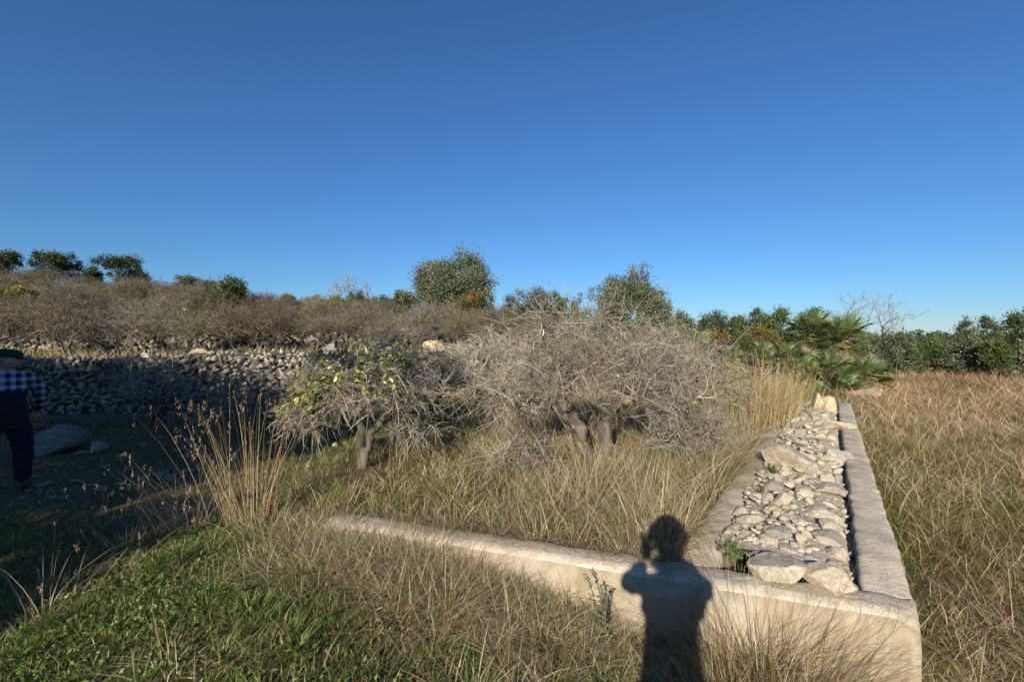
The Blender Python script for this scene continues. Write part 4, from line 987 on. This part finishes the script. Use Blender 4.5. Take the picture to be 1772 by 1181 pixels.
# mounds of straw before the front wall
c = []
for (px, Y, sx, k) in [(640, 2.65, .30, 50), (760, 2.45, .28, 60), (880, 2.35, .26, 60), (560, 2.95, .22, 24), (980, 2.1, .22, 22), (1310, 1.85, .14, 36), (1260, 1.9, .12, 26), (1370, 1.75, .10, 26), (700, 2.2, .35, 14), (900, 2.0, .3, 8)]:
    X = px2x(px, Y); q = RG.normal(0, sx, (k, 2)) * np.array([1.2, .6]); c.append(np.stack([X + q[:, 0], Y + q[:, 1]], -1))
for lo, hi, k in ((2.0, 2.65, 60), (.42, .92, 44), (2.65, 3.3, 16), (1.3, 2.0, 26), (.95, 1.3, 8)):
    lf = RG.uniform(lo, hi, k); of = RG.uniform(.03, .16, k); c.append(C0[None] + DF[None] * lf[:, None] - NF[None] * of[:, None])
c = np.concatenate(c); c = c[chcoord(c[:, 0], c[:, 1])[2] < -.02]
P, az, idx = tussocks(c, 46, .045, 0); m = chcoord(P[:, 0], P[:, 1])[2] < .0; P, az = P[m], az[m]; n = len(P)
cs = pal(STRAW, n); k_ = RG.random(n) < .16; cs[k_] = pal(GREEN, int(k_.sum()))
blades(g, P, RG.uniform(.10, .32, n), RG.uniform(.0022, .0048, n), az, RG.uniform(.1, 1.2, n), RG.uniform(.1, 1.9, n), cs, 3)
tag(g.build('dry_straw', M_GRASS), 'bent dry straw in mounds before the low wall', 'dry grass', kind='stuff')

# long dry grass of the orchard behind the wall
g = MB()
def orch(x, y):
    a, b, f = chcoord(x, y); return (f > .26) & (b > CH_W + .02)
x = RG.uniform(-2.2, 7.5, 5200); y = 2.2 + 9.5 * RG.random(5200) ** 1.4
dens = np.interp(x, [-2.2, -1.2, -.2, .6], [.10, .25, .8, 1.0]) * np.clip(1.0 + .5 * vnoise(x, y, 1.1, 31), .2, 1)
k = orch(x, y) & (RG.random(5200) < dens) & inview(x, y, .8); c = np.stack([x[k], y[k]], -1)
P, az, idx = tussocks(c, 38, .06, 0); k = orch(P[:, 0], P[:, 1]); P, az, idx = P[k], az[k], idx[k]; n = len(P)
hm = np.interp(P[:, 0], [-2, -.6, .3, 3], [.15, .28, .40, .44]) * np.interp(P[:, 1], [2.3, 3.2, 5], [.85, 1.05, 1.15]) * (1 + .45 * vnoise(P[:, 0], P[:, 1], 1.6, 33))
wdt = np.interp(P[:, 1], [2, 5, 11], [.0042, .0068, .0135])
wst = (vnoise(P[:, 0], P[:, 1], .9, 37) > .15); cA = pal(STRAW, n); cB = pal(DRYG, n); col = np.where((RG.random(n) < np.where(wst, .75, .35))[:, None], cA, cB)
gr = RG.random(n) < np.interp(P[:, 0], [-2, -.4, .4], [.6, .26, .05]); col[gr] = pal(GREEN, int(gr.sum()))
blades(g, P, hm * RG.uniform(.55, 1.3, n), wdt * RG.uniform(.7, 1.4, n), az, RG.uniform(.05, .95, n), RG.uniform(.0, 1.9, n), col, 3)
# straw hanging over the back edge of the front wall
lf = RG.uniform(.75, 3.25, 5200); lf = lf[RG.random(len(lf)) < np.clip(.55 + .6 * vnoise(lf, lf * 0, 2.2, 71), .1, 1)]; n = len(lf); q = C0[None] + DF[None] * lf[:, None] + NF[None] * RG.uniform(FT + .01, FT + .12, n)[:, None]
k = orch(q[:, 0], q[:, 1]) | (chcoord(q[:, 0], q[:, 1])[1] > CH_W); q = q[k]; n = len(q)
blades(g, np.stack([q[:, 0], q[:, 1], H(q[:, 0], q[:, 1])], -1), RG.uniform(.12, .34, n), RG.uniform(.0022, .0045, n), math.atan2(-NF[1], -NF[0]) + RG.normal(0, .7, n), RG.uniform(.3, 1.2, n), RG.uniform(.2, 1.6, n), pal(STRAW, n), 3)
tag(g.build('orchard_grass', M_GRASS), 'long yellow dry grass under the leafless orange trees', 'dry grass', kind='stuff')

# short green grass of the left part of the orchard and the shaded ground
g = MB()
P = field(150000, -13, 2.0, 2.6, 12.5, lambda x, y: inview(x, y, .8) * ((chcoord(x, y)[2] > .26) | ((x - C0[0]) * DF[0] + (y - C0[1]) * DF[1] > FL)) * ((x - W1A[0]) * W1N[0] + (y - W1A[1]) * W1N[1] < -.5) * np.clip(.5 + .55 * vnoise(x, y, .9, 41) + .35 * vnoise(x, y, 3, 42), .08, 1) * np.interp(x, [-5, -3, -1], [.35, .7, 1]), 1.5)
n = len(P); wdt = np.interp(P[:, 1], [3, 12], [.005, .015])
cc = pal(GREEN, n); dry = RG.random(n) < np.clip(.32 + .3 * vnoise(P[:, 0], P[:, 1], .7, 44), 0, 1); cc[dry] = pal(STRAW, int(dry.sum()))
blades(g, P, RG.uniform(.04, .14, n), wdt * RG.uniform(.7, 1.3, n), RG.uniform(0, 6.28, n), RG.uniform(.1, 1.3, n), RG.uniform(0, .9, n), cc, 2)
tag(g.build('short_grass', M_GRASS), 'short green grass between the small orange tree and terrace wall', 'grass', kind='stuff')

# brown field at the right of the channel
g = MB()
def fieldmask(x, y):
    a, b, f = chcoord(x, y); past = a > CH_LEN + .1
    return ((b < -.02) | past & (b < 1.2)) & ((f > -.6) | (b < -.02)) & inview(x, y, 2.6)
nt_ = 6700; y = 1.0 + 20 * RG.random(nt_) ** 1.35; x = 1.2 + RG.random(nt_) * (1.16 * y + 1.4)
k = fieldmask(x, y) & (RG.random(nt_) < np.clip(1.1 + .5 * vnoise(x, y, .8, 51), .3, 1)); c = np.stack([x[k], y[k]], -1)
P, az, idx = tussocks(c, 30, .085, 0); k = fieldmask(P[:, 0], P[:, 1]); P, az = P[k], az[k]; n = len(P)
hm = np.interp(P[:, 1], [1.5, 3, 8, 20], [.34, .44, .52, .66]) * (1 + .25 * vnoise(P[:, 0], P[:, 1], .7, 53)); wdt = np.interp(P[:, 1], [1.5, 5, 20], [.0035, .0065, .022])
_, bb, _ = chcoord(P[:, 0], P[:, 1]); hm = hm * np.interp(bb, [-.6, -.05], [1, .6]) * np.where(vnoise(P[:, 0], P[:, 1], .9, 59) > .35, .55, 1)
col = pal(BROWN, n); col = col * (1 + .22 * vnoise(P[:, 0], P[:, 1], .55, 57) + .12 * vnoise(P[:, 0], P[:, 1], 2, 58))[:, None]; col[:, 0] *= np.interp(P[:, 1], [6, 16], [1, 1.12]); gg = RG.random(n) < np.clip(.16 + .35 * vnoise(P[:, 0], P[:, 1], .8, 55) + .5 * (bb > -.22), .04, 1) * np.interp(P[:, 1], [2, 9], [1.2, .5]); col[gg] = pal(GREEN, int(gg.sum()))
blades(g, P, hm * RG.uniform(.5, 1.25, n), wdt * RG.uniform(.75, 1.45, n), az + RG.normal(0, .8, n), RG.uniform(.1, 1.4, n), RG.uniform(.2, 2.4, n), col, 3)
P = P[RG.random(n) < .018]; n = len(P)
blades(g, P, np.interp(P[:, 1], [1.5, 20], [.5, .8]) * RG.uniform(.7, 1.2, n), np.interp(P[:, 1], [1.5, 5, 20], [.003, .005, .016]), RG.uniform(0, 6.28, n), RG.uniform(0, .5, n), RG.uniform(0, .9, n), pal([(.46, .36, .2), (.52, .44, .3), (.40, .26, .13)], n), 3)
tag(g.build('field_grass', M_GRASS), 'brown dry field grass to the right of the channel', 'dry grass', kind='stuff')

# grass of the terraces and the far slopes
g = MB()
sw = RG.uniform(1, 14, 420); ow = RG.uniform(-1.1, .35, 420); q = W1A[None] + W1D[None] * sw[:, None] + W1N[None] * ow[:, None]; zq = H(q[:, 0], q[:, 1] - .5) * 0 + np.interp(ow, [-.75, .15], [.02, 1.2]) * np.where(ow > -.75, 1, 0) + .0
idx = np.repeat(np.arange(420), 16); n = len(idx); P = np.stack([q[idx, 0] + RG.normal(0, .06, n), q[idx, 1] + RG.normal(0, .05, n), np.maximum(zq[idx], H(q[idx, 0], q[idx, 1]) * (ow[idx] > .2)) - .03], -1)
blades(g, P, RG.uniform(.10, .34, n), RG.uniform(.008, .014, n), RG.uniform(0, 6.28, n), RG.uniform(.1, .9, n), RG.uniform(.1, 1.2, n), pal(DRYG + STRAW[:3], n), 3)
P = field(42000, -32, 12, 10.5, 34, lambda x, y: inview(x, y, 1) * ((x - W1A[0]) * W1N[0] + (y - W1A[1]) * W1N[1] > .9) * np.clip(.6 + .5 * vnoise(x, y, .4, 61), .1, 1), 1.5)
n = len(P); blades(g, P, RG.uniform(.12, .36, n), np.interp(P[:, 1], [10, 34], [.018, .05]), RG.uniform(0, 6.28, n), RG.uniform(.1, .8, n), RG.uniform(0, .8, n), pal(DRYG + GREEN[:2] + STRAW[:2], n), 2)
tag(g.build('terrace_grass', M_GRASS), 'dry yellow-green grass on the upper terraces', 'dry grass', kind='stuff')

# ------------------------------------------------------------------ single clumps and plants
def clump(name, label, X, Y, n, h, spread, col, leanx=0.0, lean=(.02, .35), curl=(0, .25), wd=(.003, .005), heads=None, cat='grass', seed=0, z=None, group=None):
    z = float(H(X, Y)) if z is None else z; root = empty(name, (X, Y, z)); tag(root, label, cat, group); mb = MB()
    off = RG.normal(0, spread, (n, 2)); az = np.arctan2(off[:, 1], off[:, 0] + leanx) + RG.normal(0, .4, n)
    P = np.stack([off[:, 0], off[:, 1], np.full(n, -.02)], -1); hh = h * RG.uniform(.45, 1.0, n); ln = RG.uniform(*lean, n); cu = RG.uniform(*curl, n)
    blades(mb, P, hh, RG.uniform(*wd, n), az, ln, cu, pal(col, n), 4)
    mb.build('stems', M_GRASS, root)
    if heads:
        k = hh > h * .62; m = MB(); d = np.stack([np.cos(az), np.sin(az), 0 * az], -1); nr = 1 / np.sqrt(1 + (ln + .6 * cu) ** 2)
        tip = P + d * (hh * nr * (ln + cu))[:, None] + np.array([0, 0, 1.]) * (hh * nr * (1 - .42 * cu))[:, None]
        q = np.repeat(tip[k], 7, 0) + RG.normal(0, .003, (7 * k.sum(), 3)) - np.array([0, 0, 1.]) * RG.uniform(0, heads, (7 * k.sum(), 1))
        leaves(m, q, .022, .0045, pal([(.36, .23, .13), (.42, .32, .20), (.34, .24, .14)], len(q)), 3.5); tag(m.build('seed_heads', M_GRASS, root), kind='stuff')
    return root
def tussock(label, px, off, n, h, sp):
    # px gives the place along the front face; off the distance before it
    u = (px - 886.0) / F; k = (u * (C0[1]) - C0[0]) / (DF[0] - u * DF[1]); q = C0 + DF * k - NF * off
    clump('straw_tussock', label, q[0], q[1], n, h, sp, STRAW + [(.30, .19, .10), (.22, .14, .075), (.17, .15, .05)] + DRYG[:2], lean=(.0, .6), curl=(.0, 1.2), wd=(.0026, .005), cat='grass', group='straw tussocks along the front wall')
tussock('bushy dry straw tussock against the wall just right of the shadow', 1262, .09, 520, .80, .10)
tussock('broad dry straw tussock hiding the wall below the pinkish boulder', 1330, .10, 700, .86, .12)
tussock('smaller straw tussock at the right end of those against the wall', 1392, .12, 360, .66, .09)
tussock('straw tussock hiding the middle of the low wall', 735, .08, 560, .38, .10)
tussock('straw tussock hiding the wall left of its pale middle stretch', 690, .12, 420, .34, .10)
tussock('sprawling straw tussock before the pale middle stretch of wall', 800, .22, 560, .36, .12)
tussock('thin straw tussock before the wall near the upright plant', 985, .10, 200, .28, .08)
tussock('ragged tussock at the left end of the low wall', 548, .05, 420, .30, .10)
REED = [(.42, .32, .16), (.36, .28, .12), (.48, .395, .24), (.26, .23, .09), (.40, .26, .14)]
clump('reed_clump', 'tall upright straw-coloured reed clump by the left end of low wall', px2x(425, 3.25), 3.25, 115, 1.06, .085, REED, leanx=-.05, heads=.09, lean=(.0, .42))
clump('grass_clump', 'thin grey-brown dry clump in shade left of the tall reeds', px2x(335, 3.5), 3.5, 120, .72, .12, STRAW, heads=.06, lean=(.1, .7), curl=(.1, .7))
clump('grass_clump', 'rusty low tuft at the foot of the tall reed clump', px2x(455, 3.05), 3.05, 160, .36, .12, STRAW + DRYG, lean=(.1, .9), curl=(.2, 1.0))
clump('reed_clump', 'tall golden grass clump beside the channel, the largest at right of trees', px2x(1310, 6.2), 6.2, 420, 1.22, .20, REED, lean=(.0, .30), wd=(.005, .009), heads=.1)
clump('reed_clump', 'tall straw grass clump just right of the largest one', px2x(1350, 6.9), 6.9, 240, 1.15, .16, REED, lean=(.0, .35), wd=(.005, .009))
clump('reed_clump', 'tall straw grass clump just left of the largest one', px2x(1270, 5.9), 5.9, 220, 1.0, .16, REED, lean=(.0, .35), wd=(.004, .008))
clump('reed_clump', 'tall straw grass clump further back along the channel', px2x(1325, 8.2), 8.2, 260, 1.1, .22, REED, lean=(.0, .35), wd=(.007, .011))
clump('grass_clump', 'bleached bent stalks in the bottom left corner', px2x(75, 2.35), 2.35, 46, .55, .09, STRAW, lean=(.0, 1.0), curl=(.0, .8), heads=.04, wd=(.003, .0055))
clump('grass_clump', 'few thin dry stalks at the shadow edge', px2x(225, 3.15), 3.15, 26, .34, .05, STRAW, lean=(.0, .7), wd=(.003, .005))
clump('grass_clump', 'yellowish green clump in the middle of the field', px2x(1570, 6.6), 6.6, 120, .5, .12, GREEN + [(.2, .2, .05)], lean=(.1, .7), wd=(.006, .01))

def sprig(label, X, Y, n, h, seed, spread=.05, leafL=(.018, .03), cols=((.10, .14, .07), (.14, .18, .10), (.07, .10, .05)), z=None, nstem=6):
    rng = np.random.default_rng(seed); z = float(H(X, Y)) if z is None else z; root = empty('leafy_plant', (X, Y, z)); tag(root, label, 'plant'); st = MB(); lf = MB()
    for k in range(nstem):
        a = rng.uniform(0, 6.28); top = np.array([math.cos(a) * spread * rng.uniform(.3, 2), math.sin(a) * spread, h * rng.uniform(.55, 1)])
        b = bez(np.zeros((1, 3)), np.array([[top[0] * .3, top[1] * .3, top[2] * .55]]), top[None], 6)
        tubes(st, b, np.linspace(.003, .0015, 6)[None], 4, (.16, .12, .07))
        t = rng.uniform(.15, 1, n); q = np.stack([np.interp(t, np.linspace(0, 1, 6), b[0, :, i]) for i in range(3)], -1)
        leaves(lf, q, rng.uniform(*leafL, n), rng.uniform(.35, .5, n) * leafL[1] * .6, np.array(cols)[rng.integers(len(cols), size=n)], .5)
    st.build('stem', M_TWIG, root); lf.build('leaves', M_LEAF, root)
sprig('upright grey-green small-leaved plant before the low wall beside the shadow', px2x(1045, 2.18), 2.18, 60, .36, 1, .05)
sprig('low green plant growing from the channel beside the near rocks', px2x(1268, 2.42), 2.42, 26, .09, 2, .06, (.02, .04), ((.09, .15, .04), (.12, .19, .06)), z=.50)
sprig('tiny green tuft on the left rim beside the pale rubble', px2x(1338, 3.9), 3.9, 26, .08, 3, .05, (.02, .035), ((.08, .12, .04),), z=.51)
sprig('reddish dry sprig on the left rim of the channel', px2x(1317, 3.45), 3.45, 20, .09, 4, .05, (.012, .02), ((.22, .12, .09), (.28, .2, .15)), z=.50)

# loose stones on the ground
def loose(px, Y, wpx, label, seed, mat=M_ROCK, flat=.6, cat='stone', group='loose stones on the ground'):
    X = px2x(px, Y); s = wpx / F * Y * .5; o = link('stone', rock_mesh('stone', seed, 3, mat, 9, .05), None, (X, Y, float(H(X, Y)) + s * .35))
    o.scale = (s * 1.2, s, s * flat * 1.2); o.rotation_euler = (0, 0, seed * 1.3); tag(o, label, cat, group)
loose(237, 2.95, 24, 'cream stone lying in sunlit grass at lower left', 401, flat=.9)
loose(306, 3.0, 18, 'small pinkish stone right of the cream one', 402)
loose(322, 3.08, 14, 'little tan stone behind the pinkish one', 403)
loose(218, 3.35, 14, 'pale stone at the edge of the big shadow', 404)
loose(582, 6.0, 14, 'pale pebble on the sunlit grass left of the small orange tree', 405)
rs = random.Random(8)
for k in range(46):
    px = rs.uniform(20, 330); Y = rs.uniform(4.6, 8.2)
    loose(px, Y, rs.uniform(8, 22), 'pale pebble strewn on the shaded ground before the terrace wall', 420 + k % 7, M_WALL, .5, group='pebbles on the shaded ground')
loose(172, 6.9, 40, 'larger flat pale stone among pebbles in the shade', 440, M_WALL, .5)
loose(84, 7.0, 96, 'big sloping slab of rock behind the stooping man', 441, M_WALL, .5)
loose(352, 11.5, 40, 'white boulder standing on top of the terrace wall', 442, M_ROCKO, .5)
loose(252, 10.8, 16, 'small white stone on top of the terrace wall', 443, M_ROCK, .8)
loose(655, 12.0, 44, 'long pale boulder on the wall top behind the small orange tree', 444, M_WALL, .55)
loose(755, 12.6, 40, 'pale earthy boulder at the right end of the terrace wall', 445, M_ROCKO, .6)
loose(575, 11.9, 30, 'grey boulder on the wall top left of the long pale one', 446, M_WALL, .6)
loose(1505, 12.6, 60, 'orange-topped flat rock before the fan palms', 447, M_ROCKO, .35)
# concrete ledge at the foot of the terrace wall
LX0, LX1 = -9.6, -7.4
p = np.array([LX0, 0]); ld = empty('stone_ledge', (-8, 8.9, float(H(-8, 8.9)))); tag(ld, 'low plastered ledge along the foot of the shaded terrace wall', 'ledge')
def ledge():
    a = W1A + W1D * ((LX0 - W1A[0]) / W1D[0]) - W1N * .95; b = W1A + W1D * ((LX1 - W1A[0]) / W1D[0]) - W1N * .95
    global CH_LOC
    CH_LOC = np.array([-8, 8.9, 0]); o = slab('block', a, a + W1N * .3, b, b + W1N * .3, -.2, .17, ld, step=.2, mat=M_CORE); o.location.z = -ld.location.z
ledge()

# trees behind the camera that throw the big shadow over the left of the picture
def sunpos(s, t, a=-7.0):
    c_, s_ = math.cos(SUN_AZ), math.sin(SUN_AZ); tn = math.tan(SUN_EL)
    X = c_ * s + s_ * a; Y = -s_ * s + c_ * a; return X, Y, t - a * tn
def shade_tree(label, blobs, a, seed):
    rng = np.random.default_rng(seed); s0 = np.mean([b[0] for b in blobs]); X, Y, _ = sunpos(s0, 0, a); zb = float(H(X, Y)); root = empty('carob_tree', (X, Y, zb)); tag(root, label, 'tree')
    cc = []
    for s, t, rs_, rt in blobs:
        bx, by, bz = sunpos(s, t, a); v = norm(rng.normal(size=(int(60 * rs_ * rt) + 10, 3))) * rng.uniform(.2, 1, (int(60 * rs_ * rt) + 10, 1)) ** .5
        cc.append(np.array([bx - X, by - Y, bz - zb]) + v * np.array([rs_, rs_ * .9, rt]))
    cc = np.concatenate(cc); cc[:, 2] = np.maximum(cc[:, 2], .1)
    S, E = grow((0, 0, -.1), (0, 0, 1), cc[::2], rng, .01, .5); tm = MB(); P0, CT, P1 = [np.array([q[i] for q in S]) for i in range(3)]; n0 = np.array([q[3] for q in S], float)
    tubes(tm, bez(P0, CT, P1, 4), np.linspace(1, .75, 4)[None] * (.16 * (n0 / n0.max()) ** .5 + .005)[:, None], 5, (.2, .17, .13)); tm.build('trunk', M_BARKD, root, smooth=True)
    per = 28; P = np.repeat(cc, per, 0) + rng.normal(0, .20, (len(cc) * per, 3)); P[:, 2] = np.maximum(P[:, 2], .02)
    cols = np.array(PAL['dark'][0])[rng.integers(3, size=len(P))]; fm = MB(); leaves(fm, P, rng.uniform(.14, .24, len(P)), rng.uniform(.09, .14, len(P)), cols, .2); fm.build('crown', M_LEAF, root)
shade_tree('spreading dark carob tree behind the photographer, casting the large shadow', [(-6.2, .6, 2.2, 1.6), (-7.5, 2.0, 2.6, 1.4), (-5.2, -.6, 1.4, 1.2), (-5.3, 2.65, 1.3, .42), (-3.5, 3.12, 1.0, .22), (-6.3, 2.65, 1.6, .4), (-8.6, 2.75, 1.6, .4), (-3.72, .30, .75, 1.2)], -7.5, 5)
shade_tree('second dark carob tree farther left behind the photographer', [(-10.5, 1.6, 2.4, 1.8), (-11.5, 2.3, 2.0, 1.2), (-10.0, 0, 2.2, 1.4), (-13.5, 1.6, 1.8, 1.5), (-10.4, 3.1, 2.0, .9), (-13, 2.9, 1.6, .8)], -6.0, 6)
